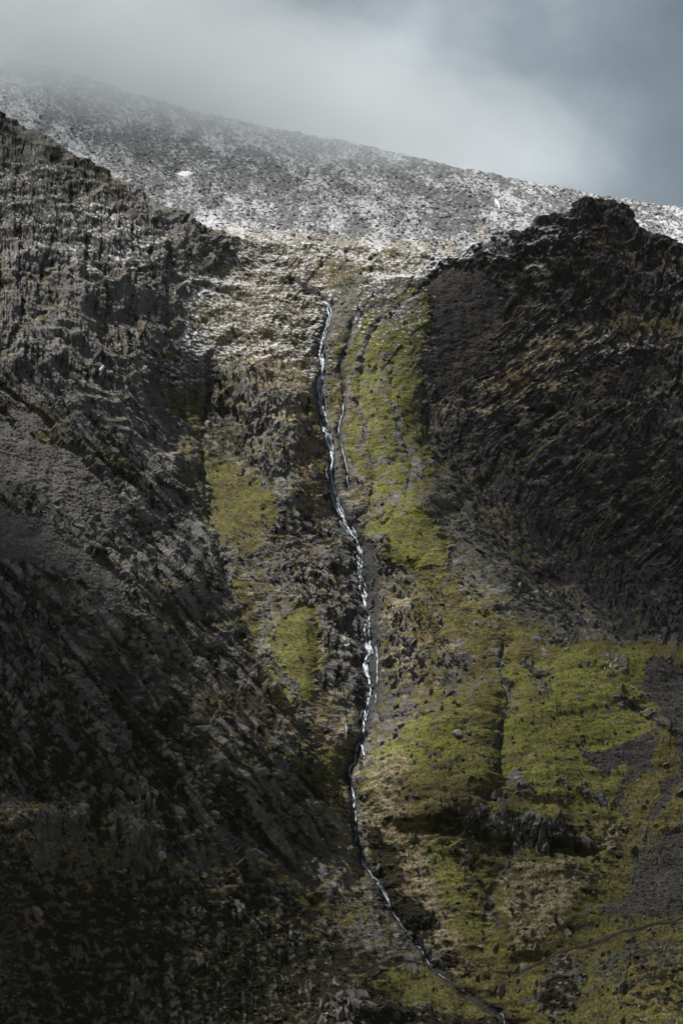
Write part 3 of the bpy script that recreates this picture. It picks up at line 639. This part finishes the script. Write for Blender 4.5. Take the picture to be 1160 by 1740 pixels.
def slab_template(seed):
    r = np.random.default_rng(seed); k = 6
    out_ = np.array([(-.32, -.5), (.36, -.5), (.5, -.05), (.3 - .2 * r.random(), .36), (-.05 - .25 * r.random(), .5), (-.46, .05)]) + r.normal(0, .05, (6, 2))
    f = np.c_[out_ * (.72 + .1 * r.random()), np.full(k, .5)]; f[:, 2] += r.normal(0, .12, k) + out_[:, 0] * .5
    b = np.c_[out_ * 1.08, np.full(k, -.5)]
    V = np.r_[f, b]; F = [[0, 1, 2], [0, 2, 3], [0, 3, 5], [3, 4, 5]]
    for i in range(k):
        j = (i + 1) % k; F += [[i, i + k, j + k], [i, j + k, j]]
    return V, np.array(F)
def stone_template(seed, flat=.7):
    r = np.random.default_rng(seed)
    V = np.array([(1, 0, 0), (0, 1, 0), (-1, 0, 0), (0, -1, 0), (.6, .5, .7), (-.6, .4, .65), (-.3, -.6, .8), (.1, 0, -.8)], float) * .5
    V += r.normal(0, .09, V.shape); V[:, 2] *= flat
    F = np.array([[0, 1, 4], [1, 5, 4], [1, 2, 5], [2, 6, 5], [2, 3, 6], [3, 0, 6], [0, 4, 6], [4, 5, 6], [1, 0, 7], [2, 1, 7], [3, 2, 7], [0, 3, 7]])
    return V, F
def boulder_template(seed):
    r = np.random.default_rng(seed); import bmesh
    bm = bmesh.new(); bmesh.ops.create_icosphere(bm, subdivisions=2, radius=.5)
    V = np.array([v.co for v in bm.verts]); F = np.array([[v.index for v in f.verts] for f in bm.faces]); bm.free()
    for _ in range(7):                                  # planes knocked off: angular block
        n = r.normal(0, 1, 3); n /= np.linalg.norm(n); d = .27 + .14 * r.random(); h = V @ n - d
        V = V - np.outer(np.clip(h, 0, 1), n) * .92
    return V, F
def clump_template(seed):
    r = np.random.default_rng(seed); V, F = stone_template(seed, 1); V = V * (1 + r.normal(0, .15, (8, 1))); V[:, 2] *= .8; return V, F
def tuft_template(seed):
    r = np.random.default_rng(seed); V = []; F = []
    for k in range(4):
        a = k * 1.57 + r.random(); c_, s_ = math.cos(a), math.sin(a); q = len(V)
        V += [(c_ * .12 - s_ * .16, s_ * .12 + c_ * .16, 0), (c_ * .12 + s_ * .16, s_ * .12 - c_ * .16, 0), (c_ * .5, s_ * .5, .55 + .35 * r.random())]; F.append([q, q + 1, q + 2])
    return np.array(V), np.array(F)
def frames_slab(n, ang, tilt, roll):
    """columns: across, along (up the strata), outward"""
    up = np.array([0, 0, 1.]); t2 = n * (n @ up)[:, None] - up; t2 /= np.linalg.norm(t2, axis=1, keepdims=True)
    x = np.cross(n, t2); x *= np.sign(x[:, :1] + 1e-9)
    a = np.radians(ang)[:, None]; d = -(np.cos(a) * x + np.sin(a) * t2)
    o = n + tilt[:, None] * d; o /= np.linalg.norm(o, axis=1, keepdims=True); d = d - o * (d * o).sum(1, keepdims=True); d /= np.linalg.norm(d, axis=1, keepdims=True)
    w = np.cross(d, o); c_, s_ = np.cos(roll)[:, None], np.sin(roll)[:, None]
    return np.stack([w * c_ + o * s_, d, o * c_ - w * s_], -1)
def frames_up(n, k, rz):
    o = n * (1 - k) + np.array([0, 0, 1.]) * k; o /= np.linalg.norm(o, axis=1, keepdims=True)
    a = np.stack([np.cos(rz), np.sin(rz), 0 * rz], -1); a = a - o * (a * o).sum(1, keepdims=True); a /= np.linalg.norm(a, axis=1, keepdims=True)
    return np.stack([a, np.cross(o, a), o], -1)
def joined(name, tmpls, pos, R, scl, mat, parent=None, label=None):
    Vs, Fs, off = [], [], 0; which = RNG.integers(0, len(tmpls), len(pos))
    for k, (V, F) in enumerate(tmpls):
        m = which == k; n = m.sum()
        if not n: continue
        P = np.einsum('nij,nvj->nvi', R[m] * scl[m][:, None, :], np.repeat(V[None], n, 0)) + pos[m][:, None]
        Vs.append(P.reshape(-1, 3)); Fs.append((F[None] + (np.arange(n) * len(V))[:, None, None]).reshape(-1, 3) + off); off += n * len(V)
    o = mesh_obj(name, np.concatenate(Vs), np.concatenate(Fs), mat, parent=parent); o['kind'] = 'stuff'
    if label: o['label'] = label
    return o
LABV = LAB[np.clip(((GV - V0) / CS).astype(int), 0, LAB.shape[0] - 1), np.clip(((GU - U0) / CS).astype(int), 0, LAB.shape[1] - 1)]
VIS = (GU > -60) & (GU < 1220) & (GV < 1790); VIS[:nb + 3] = False
def pick(weight, n):
    w = np.clip(weight, 0, None) * VIS * np.gradient(GU, axis=1) * np.gradient(GV, axis=0).clip(0, 8); w = w.ravel(); w = w / w.sum()
    return np.searchsorted(np.cumsum(w), RNG.random(n)).clip(0, w.size - 1)
NBf, NAf = NB.reshape(-1, 3), NA.reshape(-1, 3); thf = th.ravel()
SLABS = [slab_template(k) for k in range(7)]; STONES = [stone_template(20 + k) for k in range(5)]; BOULD = [boulder_template(40 + k) for k in range(6)]
def share(tm, name, mat):
    me = []
    for V, F in tm:
        o = mesh_obj(name, V, F, mat); me.append(o.data); bpy.data.objects.remove(o)
    return me
ME = {}
for nm_, mt_ in (('grey', M_GREY), ('dark', M_DARK), ('pale', M_PALE), ('brown', M_BROWN)): ME[nm_] = share(SLABS, 'rock_slab', mt_)
MEB = {}
for nm_, mt_ in (('grey', M_GREY), ('dark', M_DARK), ('pale', M_PALE), ('brown', M_BROWN)): MEB[nm_] = share(BOULD, 'boulder', mt_)
def put(name, me, pos, R, scl, parent=None):
    o = bpy.data.objects.new(name, me); COL.objects.link(o)
    M = Matrix([list(R[i] * scl) + [pos[i]] for i in range(3)] + [[0, 0, 0, 1]])
    if parent is not None:
        o.parent = parent; M = Matrix.Translation(-Vector(parent.location)) @ M
    o.matrix_basis = M
    return o
# slabs standing out of each piece of the face: the largest singly, the rest joined
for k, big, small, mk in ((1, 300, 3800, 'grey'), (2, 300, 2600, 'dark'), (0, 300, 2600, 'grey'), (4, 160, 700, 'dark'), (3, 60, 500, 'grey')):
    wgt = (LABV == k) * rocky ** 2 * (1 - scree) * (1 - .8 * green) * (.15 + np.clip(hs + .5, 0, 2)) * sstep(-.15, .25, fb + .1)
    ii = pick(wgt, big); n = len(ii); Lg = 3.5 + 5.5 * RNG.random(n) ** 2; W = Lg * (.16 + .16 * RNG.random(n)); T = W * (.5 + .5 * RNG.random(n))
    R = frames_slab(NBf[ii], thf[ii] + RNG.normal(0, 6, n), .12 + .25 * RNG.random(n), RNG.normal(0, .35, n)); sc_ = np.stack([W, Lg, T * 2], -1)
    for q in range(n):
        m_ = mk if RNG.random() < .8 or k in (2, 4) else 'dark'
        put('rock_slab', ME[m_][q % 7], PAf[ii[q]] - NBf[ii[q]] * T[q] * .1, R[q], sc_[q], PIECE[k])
    ii = pick(wgt, small); n = len(ii); Lg = 1.4 + 2.4 * RNG.random(n) ** 1.5; W = Lg * (.2 + .2 * RNG.random(n)); T = W * (.5 + .5 * RNG.random(n))
    R = frames_slab(NBf[ii], thf[ii] + RNG.normal(0, 8, n), .1 + .3 * RNG.random(n), RNG.normal(0, .4, n))
    joined('small_slabs', SLABS, PAf[ii], R, np.stack([W, Lg, T * 2], -1), M_DARK if k in (2, 4) else M_GREY, PIECE[k])
    # fallen stones
    w_ = (LABV == k) * (scree + .03)
    ii = pick(w_, {1: 7000, 2: 2500, 0: 1200, 4: 200, 3: 4500}[k]); n = len(ii); s0 = .35 + .9 * RNG.random(n) ** 3
    joined('scree_stones', STONES, PAf[ii], frames_up(NBf[ii], .3, RNG.random(n) * 6.3), np.stack([s0 * 1.4, s0 * (1 + .4 * RNG.random(n)), s0 * .9], -1), M_GREY if k in (0, 1) else M_DARK, PIECE[k])
ii = pick(heath * (1 - snow) + .02 * (LABV == 3), 9000); n = len(ii); s0 = .7 + 1.5 * RNG.random(n) ** 2
joined('heather_clumps', [clump_template(60 + k) for k in range(4)], PAf[ii], frames_up(NBf[ii], .4, RNG.random(n) * 6.3), np.stack([s0 * 1.3, s0, s0 * .8], -1), M_HEATH, None, 'dark heather and bilberry clumps all over the lower slopes')
ii = pick(green * (1 - heath), 14000); n = len(ii); s0 = .35 + .6 * RNG.random(n) ** 2
joined('grass_tufts', [tuft_template(70 + k) for k in range(4)], PAf[ii], frames_up(NBf[ii], .6, RNG.random(n) * 6.3), np.stack([s0, s0, s0 * 1.1], -1), M_TUFT, None, 'tufted green grass covering the hillside below the falls')
ii = pick(dry * (1 - heath) * (1 - green), 9000); n = len(ii); s0 = .5 + .8 * RNG.random(n) ** 2
joined('straw_grass_tufts', [tuft_template(80 + k) for k in range(4)], PAf[ii], frames_up(NBf[ii], .6, RNG.random(n) * 6.3), np.stack([s0, s0, s0 * .9], -1), M_STRAW, None, 'bleached straw coloured grass on the ledges and banks')
# blocks on the snowy mountain
gb = (1.3 - covb[..., 2]) * (BV < 470) * (BU > -40) * (BU < 1200) * (np.arange(BU.shape[0])[:, None] > 11) * np.gradient(BV, axis=0).clip(0, 9)
w_ = gb.ravel() / gb.sum(); ii = np.searchsorted(np.cumsum(w_), RNG.random(11000)); n = len(ii); s0 = .7 + 2.0 * RNG.random(n) ** 3
joined('snow_dusted_blocks', STONES, PBf.reshape(-1, 3)[ii], frames_up(NBb.reshape(-1, 3)[ii], .3, RNG.random(n) * 6.3), np.stack([s0 * 1.5, s0 * 1.2, s0], -1), M_SNOWB, MB_)

# ------------------------------------------------------------------ outcrops and boulders one can tell apart
def info(o, label, cat, group=None):
    o['label'] = label; o['category'] = cat
    if group: o['group'] = group
OUT = [ # u, v, half width, half height, slabs, slab length (m), strata angle, kind, label
 (815,1395,26,18,16,6,88,'dark','left end of the dark crag band across the green hillside'),
 (890,1405,38,20,26,7,90,'grey','middle of the crag band, lit grey pillars on the green hillside'),
 (975,1425,32,16,14,5,60,'dark','right tail of the crag band slanting down the grass'),
 (895,1350,14,7,7,3.5,70,'dark','low dark outcrop in grass just above the crag band'),
 (770,1130,26,16,12,5,60,'dark','dark crag left of the narrow gully on the green slope'),
 (1035,1135,16,14,10,4,55,'pale','pale streaked outcrop below the foot of the dark right cliff'),
 (1075,1195,22,14,10,3.5,50,'dark','broken outcrop left of the rounded dark scree patch'),
 (985,1065,22,14,12,4,58,'pale','whitish broken rock at the lower tip of the slanting crag'),
 (905,1010,30,30,26,4.5,60,'pale','large pale flecked crag between green slope and dark right cliff'),
 (850,900,20,30,14,5,62,'grey','upper crag of the slanting rib beside the dark right cliff'),
 (790,1000,24,28,14,5,55,'grey','slanting pale rocks in grass left of the large flecked crag'),
 (1003,1358,18,6,7,3.5,40,'dark','dark hollowed outcrop in the middle of the green hillside'),
 (818,1290,16,8,7,3,70,'dark','small dark rocks left of the gully in the lower green hill'),
 (666,540,14,7,7,4,130,'dark','dark oval outcrop in the snowy grass right of the upper falls'),
 (22,1040,16,20,9,8,80,'grey','tall grey pillar rocks at the left edge below the grey scree'),
 (70,1050,24,26,14,8,60,'grey','leaning grey fins right of the tall pillars on the left spur'),
 (62,1110,24,20,10,7,70,'grey','cone of splintered slabs under the leaning fins'),
 (112,1085,18,22,9,7,55,'grey','slanting slab stack at the right of the left spur rocks'),
 (62,1175,16,16,7,6,84,'grey','single blocky pillar on the dark left spur'),
 (18,1165,16,16,7,6,78,'grey','hunched grey rock at the left edge above the heather'),
 (240,1370,22,30,12,8,85,'grey','grey buttress rocks above the dark heather bowl'),
 (265,1470,12,18,6,7,88,'grey','narrow rock tooth at the foot of the lower left crags'),
 (405,1552,8,16,4,8,86,'grey','upright rock tooth standing in the dark heather'),
 (432,1572,9,16,4,7,84,'grey','leaning rock blade right of the upright tooth'),
 (322,1552,22,18,9,5,84,'grey','two humped rock in the dark heather bowl'),
 (135,1622,18,16,7,7,82,'grey','split rock standing in heather at the lower left'),
 (225,1685,26,20,9,8,86,'grey','broad slabby dome rock near the lower left corner'),
 (575,1712,34,24,14,9,70,'grey','large wedge of bare rock below the grassy shelf at the bottom'),
 (500,1598,14,14,6,5,80,'grey','small grey crag left of the lowest stream'),
 (795,1640,24,8,12,3.5,30,'brown','pale broken rocks where the footpath meets the stream'),
 (690,1215,26,10,9,4,20,'brown','flat ledge rocks right of the base of the falls'),
 (525,1010,10,26,8,8,86,'grey','tall pale columns left of the middle falls'),
 (585,1100,8,24,7,8,88,'pale','pale vertical ribs on the left wall of the falls'),
]
for (u, v, hw, hh, cnt, sl, ang, kd, lab_) in OUT:
    p, n_ = surf(u, v); e_ = bpy.data.objects.new('rock_outcrop', None); COL.objects.link(e_); e_.location = Vector(p); e_.empty_display_size = 2
    info(e_, lab_, 'rock outcrop', 'bare rock outcrops on the slopes')
    cnt = int(cnt * 1.5); sl *= .72
    aa = RNG.random(cnt) * 6.283; rr = RNG.random(cnt) ** .6
    su = u + hw * rr * np.cos(aa); sv = v + hh * rr * np.sin(aa) * .8
    slant = math.tan(math.radians(90 - ang)) if 30 < ang < 78 else 0
    su = su + (sv - v) * slant * .6
    pp, nn_ = surf(su, sv); Lg = sl * (.45 + .65 * RNG.random(cnt)); W = Lg * (.2 + .2 * RNG.random(cnt)); T = W * (.6 + .5 * RNG.random(cnt))
    nbm = nn_ * .3 + np.array([0, -.65, .75]) * .7; nbm /= np.linalg.norm(nbm, axis=1, keepdims=True)
    R = frames_slab(nbm, np.full(cnt, float(ang)) + RNG.normal(0, 6, cnt), .15 + .3 * RNG.random(cnt), RNG.normal(0, .35, cnt))
    for q in range(cnt):
        put('rock_slab', ME[kd][q % 7], pp[q] + nbm[q] * T[q] * .25, R[q], np.array([W[q], Lg[q], T[q] * 2]), e_)
BLD = [ # u, v, width px, kind, label
 (777,1250,18,'pale','large pale split boulder on the bright grass left of the narrow gully'),
 (683,1235,14,'brown','smooth brown block at the edge of the grass right of the falls base'),
 (664,1326,7,'pale','white boulder on tan grass right of the lower cascade'),
 (678,1320,6,'pale','smaller white stone just up right of the white boulder'),
 (1081,1320,6,'pale','lone white stone at the foot of the narrow scree tongue'),
 (977,1346,5,'pale','white stone above the hollowed outcrop in the green hillside'),
 (851,510,6,'pale','single bright white stone high on the dark right cliff'),
 (1000,534,5,'pale','white stone on the dark cliff under the rocky summit'),
 (802,806,7,'pale','white stone at the edge where the dark cliff meets brown heath'),
 (253,762,6,'pale','white stone low on the left cliff above the grassy meadow'),
 (231,783,8,'pale','white streaked block beside the green strip on the left cliff'),
 (467,1076,5,'pale','pale stone on top of the small green tongue left of the falls'),
 (500,1052,4,'pale','small pale stone at the head of the broad green tongue'),
 (1067,1607,10,'grey','grey boulder lying on the scree above the footpath'),
 (962,1521,5,'pale','small pale stone on the brown bank at the lower right'),
 (5,1468,14,'grey','rounded grey boulder at the far left edge'),
 (132,1503,9,'grey','flat grey boulder in dark heather at lower left'),
 (240,1553,6,'pale','small pale shard beside the heather bowl'),
 (436,1722,8,'grey','grey stone near the bottom edge left of centre'),
 (90,1618,9,'grey','upright grey stone in heather near the lower left'),
 (340,1478,7,'grey','grey stone at the top of the heather bowl'),
 (430,1513,7,'grey','pale edged stone on the heather slope'),
 (560,1545,9,'grey','grey block on the left bank of the lowest stream'),
 (740,1638,12,'brown','brown block beside the stream where it leaves the gorge'),
 (817,1612,9,'pale','pale boulder at the bottom of the narrow gully'),
 (880,1560,6,'grey','half buried stone in the brown bank'),
 (745,1500,6,'grey','grey stone on the tan slope right of the gorge'),
 (693,1435,6,'pale','pale stone above the dark scrub by the stream'),
 (707,1450,4,'pale','tiny pale stone on tan grass above the dark scrub'),
 (890,1448,6,'grey','stone just under the crag band'),
 (1075,1175,8,'pale','pale block on the grass left of the rounded scree'),
 (1043,1690,7,'grey','grey stone on grass below the footpath'),
 (1100,1650,6,'grey','grey stone in the lower right corner grass'),
 (588,1240,6,'brown','brown stone left of the little falls'),
 (1005,1290,6,'grey','grey stone in the top of the ragged scree patch'),
 (910,1240,4,'pale','pale speck stone in the open green slope right of the gully'),
]
for q, (u, v, w, kd, lab_) in enumerate(BLD):
    p, n_ = surf(u, v); W = w * p[1] / FOC; R = frames_up(n_[None], .5, np.array([RNG.random() * .6 - .3]))[0]
    o = put('boulder', MEB[kd][q % 6], p + n_ * W * .12, R, np.array([W * 1.15, W * .8, W * .75])); info(o, lab_, 'boulder', 'loose boulders on the slopes')
# scattered pale stones nothing tells apart
ii = pick((LABV == 3) * (1 - scree) * (.3 + dry), 110)
for q in range(len(ii)):
    W = .45 + .7 * RNG.random() ** 2; R = frames_up(NBf[ii[q]][None], .5, np.array([RNG.random() * 6]))[0]
    o = put('stone', MEB['pale' if q % 3 else 'grey'][q % 6], PAf[ii[q]] + NBf[ii[q]] * W * .1, R, np.array([W * 1.3, W, W * .8])); info(o, 'small pale stone lying in the grass of the green hillside', 'stone', 'small stones scattered on the green hillside')
ii = pick((LABV == 1) * (GV > 1350) * (1 - scree), 110)
for q in range(len(ii)):
    W = .5 + .9 * RNG.random() ** 2; R = frames_up(NBf[ii[q]][None], .5, np.array([RNG.random() * 6]))[0]
    o = put('stone', MEB['grey' if q % 4 else 'pale'][q % 6], PAf[ii[q]] + NBf[ii[q]] * W * .1, R, np.array([W * 1.4, W, W * .7])); info(o, 'small grey stone poking out of the dark heather', 'stone', 'small stones scattered in the lower heather')

# ------------------------------------------------------------------ snow patches
msn, ntn, bn = new_mat('old_snow'); gp = N(ntn, 'ShaderNodeNewGeometry').outputs['Position']
L(ntn, mixc(ntn, remap(ntn, noise(ntn, gp, 1.5, 4, .6), .3, .7), (.70, .72, .75), (.88, .89, .91)), bn.inputs['Base Color']); bn.inputs['Roughness'].default_value = .6
def patch(uv_poly, thick, back, label):
    P = np.array(uv_poly, float); c = P.mean(0); rings = []
    for f, h in ((0., 1.), (.5, .85), (.85, .5), (1., -.3)):
        q = c + (P - c) * f
        if back:
            jj = np.array([np.argmin((BU[20:, ::1] - a) ** 2 + (BV[20:] - b) ** 2) for a, b in q]); pt = PBf[20:].reshape(-1, 3)[jj]; nn = NBb[20:].reshape(-1, 3)[jj]
        else: pt, nn = surf(q[:, 0], q[:, 1])
        rings.append(pt + nn * thick * h)
    k = len(P); V = np.concatenate(rings); F = []
    for r_ in range(3):
        for i in range(k): j = (i + 1) % k; F.append([r_ * k + i, r_ * k + j, (r_ + 1) * k + j, (r_ + 1) * k + i])
    o = mesh_obj('snow_patch', V, F, msn, smooth=True); info(o, label, 'snow patch'); return o
patch([(302,298),(305,294),(311,291),(314,293),(319,292),(324,297),(329,298),(322,300),(314,301),(309,299)], .7, True, 'bright white snow patch low on the snowy mountain left of centre')
patch([(163,637),(168,631),(172,629),(171,634),(167,639)], .8, False, 'tiny white snow remnant in a cleft of the left cliff')
patch([(840,340),(846,346),(850,356),(846,352),(841,346)], 1.2, True, 'narrow snow streak on the mountain left of the rocky summit')

# ------------------------------------------------------------------ falling water
mw, ntw, bw = new_mat('white_water'); gp = N(ntw, 'ShaderNodeNewGeometry').outputs['Position']
L(ntw, mixc(ntw, remap(ntw, noise(ntw, gp, 1.2, 4, .7, (1, 1, .45)), .38, .62), (.13, .17, .22), (.60, .69, .78)), bw.inputs['Base Color']); bw.inputs['Roughness'].default_value = .35; bw.inputs['Specular IOR Level'].default_value = .5
def resample(P, step):
    P = np.array(P, float); d = np.r_[0, np.cumsum(np.hypot(*np.diff(P, axis=0).T))]; t = np.arange(0, d[-1], step)
    return np.c_[np.interp(t, d, P[:, 0]), np.interp(t, d, P[:, 1])], t
def strand(P, width, seed, wob=1.2, off=0., gap=.0, lift=.9, parent=None, name='water_strand', step=1.6):
    q, t = resample(P, step); z = t * 0
    tg = np.gradient(q, axis=0); tg /= np.linalg.norm(tg, axis=1, keepdims=True); pr = np.c_[-tg[:, 1], tg[:, 0]]
    o_ = wob * (fbm(t / 16, z + seed, 3, 400 + seed) * 2.2) + off * np.sin(t / (17 + seed % 5 * 4.) + seed)
    q = q + pr * o_[:, None]
    w = width(t / t[-1]) if callable(width) else width + z
    w = w * (.75 + 1.1 * fbm(t / 7, z + seed * 3.1, 3, 420 + seed)) * sstep(gap - .12, gap + .1, .5 + fbm(t / 22, z + 7.7 * seed, 2, 440 + seed) * 1.3)
    w = np.clip(w, 0.02, None) * np.minimum(1, np.minimum(t, t[-1] - t) / 6 + .05)
    c, n_ = surf(q[:, 0], q[:, 1]); kk = np.array([.25, .5, .25])
    for _ in range(3):
        c = np.stack([np.convolve(np.pad(c[:, a], 1, mode='edge'), kk, 'valid') for a in range(3)], 1)
    n0 = np.array([0, -.75, .66]); wm = (w * c[:, 1] / FOC)[:, None] / 2
    side = np.array([1., 0, 0]); dirv = np.gradient(c, axis=0); dirv /= np.linalg.norm(dirv, axis=1, keepdims=True) + 1e-9
    side = np.cross(dirv, n0); side /= np.linalg.norm(side, axis=1, keepdims=True) + 1e-9
    rows = [c + side * wm * a + n0 * (lift + b * wm) for a, b in ((-1, -.6), (-.7, .25), (0, .6), (.7, .25), (1, -.6))]
    m = len(t); V = np.stack(rows, 1).reshape(-1, 3); i = np.arange(m - 1)[:, None] * 5 + np.arange(4)[None]; i = i.ravel()
    return mesh_obj(name, V, np.stack([i, i + 1, i + 6, i + 5], -1), mw, smooth=True, parent=parent)
wf = bpy.data.objects.new('waterfall', None); COL.objects.link(wf); wf['label'] = 'long white waterfall threading down the middle of the mountain face'; wf['category'] = 'waterfall'
sl_ = lambda a, b: STREAM[a:b]
strand(sl_(0, 4), 1.0, 1, gap=.5, parent=wf)
strand(sl_(2, 21), lambda t: 2.2 + 1.8 * np.sin(3.14 * t), 3, parent=wf); strand(sl_(2, 9), 2.2, 4, off=3.5, parent=wf, gap=.2); strand(sl_(8, 17), 3.2, 5, off=3.6, parent=wf, gap=.25)
strand(sl_(10, 16), 2.4, 6, off=-4.5, parent=wf, gap=.3)
strand(sl_(20, 35), lambda t: 3.0 + 1.6 * np.sin(3.14 * t), 7, parent=wf); strand(sl_(22, 27), 2.2, 8, off=5, parent=wf, gap=.2); strand(sl_(26, 30), 4.2, 9, off=-4, parent=wf, gap=.1)
strand([(p[0] + 6, p[1]) for p in sl_(27, 30)], 2.6, 10, off=3, parent=wf); strand([(640, 1100), (643, 1140), (640, 1190), (637, 1208)], 2.0, 11, parent=wf, gap=.3)
strand([(p[0] + 4, p[1]) for p in sl_(30, 36)], 3., 12, off=3, parent=wf, gap=.2)
strand(sl_(34, 41), 3.2, 13, parent=wf, gap=.3, off=2); strand([(612, 1262), (617, 1275), (622, 1290)], 2.6, 14, parent=wf)
strand([p for p in STREAM[40:] if p[1] < 1650], lambda t: 2.7 - 1.2 * t, 15, parent=wf, gap=.30); strand(sl_(40, 47), 1.6, 16, off=4, parent=wf, gap=.42)
strand([(740, 1650), (750, 1660), (765, 1668)], 1.3, 17, parent=wf, gap=.3)
strand([(843,1718),(850,1724),(856,1734),(866,1745)], 1.6, 21, parent=wf, gap=.4)
for q in range(34):
    a_ = RNG.integers(6, 20) if q % 2 else RNG.integers(22, 31); b_ = a_ + RNG.integers(3, 6); dx_ = RNG.normal(0, 3.6)
    strand([(p[0] + dx_, p[1]) for p in sl_(a_, b_)], .7 + .9 * RNG.random(), 30 + q, off=1.5 + 2 * RNG.random(), gap=.35, lift=.6, parent=wf)
wf.location = Vector(surf(733, 1645)[0])
for c_ in wf.children: c_.matrix_parent_inverse = Matrix.Translation(-wf.location)
sc2 = strand(SIDE[4:], 1.7, 18, gap=.30, name='side_cascade', wob=.8); info(sc2, 'thin second cascade right of the upper falls', 'waterfall')
sc3 = strand([(586, 1222), (583, 1245), (584, 1262), (583, 1280)], 1.6, 19, gap=.3, name='side_cascade'); info(sc3, 'short thin trickle left of the small falls at the base', 'waterfall')

# ------------------------------------------------------------------ footpath along the bottom
mpth = rock_material('trodden_stone', (.13, .12, .11), (.26, .24, .22))
def path(P, w, seed):
    q, t = resample(P, 2.5); q[:, 1] += 2.0 * fbm(t / 25, t * 0, 3, seed); c, n_ = surf(q[:, 0], q[:, 1])
    kk = np.ones(7) / 7; c = np.stack([np.convolve(np.pad(c[:, a], 3, mode='edge'), kk, 'valid') for a in range(3)], 1)
    ww = w * (.7 + .8 * fbm(t / 12, t * 0 + 3, 3, seed + 1))[:, None]; up = np.array([0, 0, 1.]); out_ = np.array([0, -1., .25])
    rows = [c - out_ * ww * 1.0 + up * .9, c - out_ * ww * .6 + up * .55, c + out_ * ww * .8 + up * .55, c + out_ * ww * 1.3 - up * .8]
    V = np.stack(rows, 1).reshape(-1, 3); m = len(t); i = (np.arange(m - 1)[:, None] * 4 + np.arange(3)[None]).ravel()
    o = mesh_obj('footpath', V, np.stack([i, i + 1, i + 5, i + 4], -1), mpth); o['kind'] = 'structure'; return o
path([(865,1655),(900,1640),(940,1622),(1000,1608),(1050,1594),(1100,1575),(1160,1558),(1230,1540)], .55, 500)
path([(545,1668),(590,1655),(640,1645),(700,1643),(735,1648)], .45, 510)

# ------------------------------------------------------------------ air: even haze, and the cloud bank resting on the ridge
def volume_mat(name, dens, col, an=.2):
    m = bpy.data.materials.new(name); m.use_nodes = True; nt = m.node_tree; nt.nodes.clear()
    o = N(nt, 'ShaderNodeOutputMaterial'); v = N(nt, 'ShaderNodeVolumePrincipled'); v.inputs['Density'].default_value = dens; v.inputs['Color'].default_value = (*col, 1); v.inputs['Anisotropy'].default_value = an
    L(nt, v.outputs[0], o.inputs['Volume']); return m
def box(name, lo, hi, mat):
    V = np.array([(x, y, z) for x in (lo[0], hi[0]) for y in (lo[1], hi[1]) for z in (lo[2], hi[2])], float)
    F = [[0, 1, 3, 2], [4, 6, 7, 5], [0, 4, 5, 1], [2, 3, 7, 6], [0, 2, 6, 4], [1, 5, 7, 3]]
    return mesh_obj(name, V, F, mat)
hz = box('haze', (-4300, -2700, -420), (4300, 2600, 1200), volume_mat('thin_air_haze', .000004, (.80, .88, 1.0))); hz['kind'] = 'stuff'; hz.display_type = 'WIRE'
import bmesh
for q, (u, v, Y, rx, ry, rz_, dn) in enumerate([(-30,70,1960,200,260,62,.0034),(170,118,1900,190,240,46,.0032),(350,170,1820,180,230,40,.0036),(520,215,1740,150,210,36,.0034),(20,0,1960,260,250,60,.0022),(680,262,1680,120,180,30,.0030)]):
    for sc_, sh_ in ((1.15, 0), (.85, .3), (.6, -.3)):
        bm = bmesh.new(); bmesh.ops.create_icosphere(bm, subdivisions=4, radius=1)
        V = np.array([w_.co for w_ in bm.verts]); F = np.array([[w_.index for w_ in f.verts] for f in bm.faces]); bm.free()
        V = V * (1 + .30 * fbm(V[:, 0] * 1.7 + q * 5 + sc_ * 9, V[:, 1] * 1.5 + V[:, 2] * 1.4, 3, 600 + q))[:, None]
        c = place(np.array([float(u)]), np.array([float(v)]), np.array([float(Y)]))[0] + np.array([sh_ * rx * .5, sh_ * 30, rz_ * .1 * sh_])
        o = mesh_obj('cloud_bank', V * np.array([rx, ry, rz_]) * sc_ + c, F, volume_mat('cloud_mist', dn * .5, (.68, .73, .77), 0.), smooth=True); o['kind'] = 'stuff'
for q, (u, v, r_, tr) in enumerate([(-40,430,80,.38),(-100,1020,60,.6),(-20,1420,65,.5),(90,1700,75,.25),(320,1720,60,.35),(930,660,70,.75),(1060,820,85,.5),(1190,640,80,.55),(930,880,55,.45),(1190,1000,75,.5),(1200,1520,75,.45),(880,1790,60,.5),(980,420,55,.55)]):  # unseen clouds added above the frame, aimed to shade chosen slopes
    bm = bmesh.new(); bmesh.ops.create_icosphere(bm, subdivisions=3, radius=1)
    V = np.array([w_.co for w_ in bm.verts]); F = np.array([[w_.index for w_ in f.verts] for f in bm.faces]); bm.free()
    V = V * (1 + .3 * fbm(V[:, 0] * 1.6 + q * 5, V[:, 1] * 1.6 + V[:, 2] * 1.3, 3, 640 + q))[:, None]
    p = place(np.array([float(u)]), np.array([float(v)]), np.array([D0(float(v))]))[0]; h_ = 1500 + 25 * (q % 4)
    c = p + np.array(sdir) * ((h_ - p[2]) / sdir.z)
    o = mesh_obj('added_shade_cloud', V * np.array([r_, r_ * 1.15, r_ * .75]) * 1.25 + c, F, volume_mat('shade_cloud_volume', -math.log(tr) / (2.1 * r_), (.9, .93, .97)), smooth=True); o['kind'] = 'stuff'
print('objects', len(scene.objects), 'tris', sum(len(o.data.polygons) * (2 if len(o.data.polygons) and o.data.polygons[0].loop_total == 4 else 1) for o in scene.objects if o.type == 'MESH'))
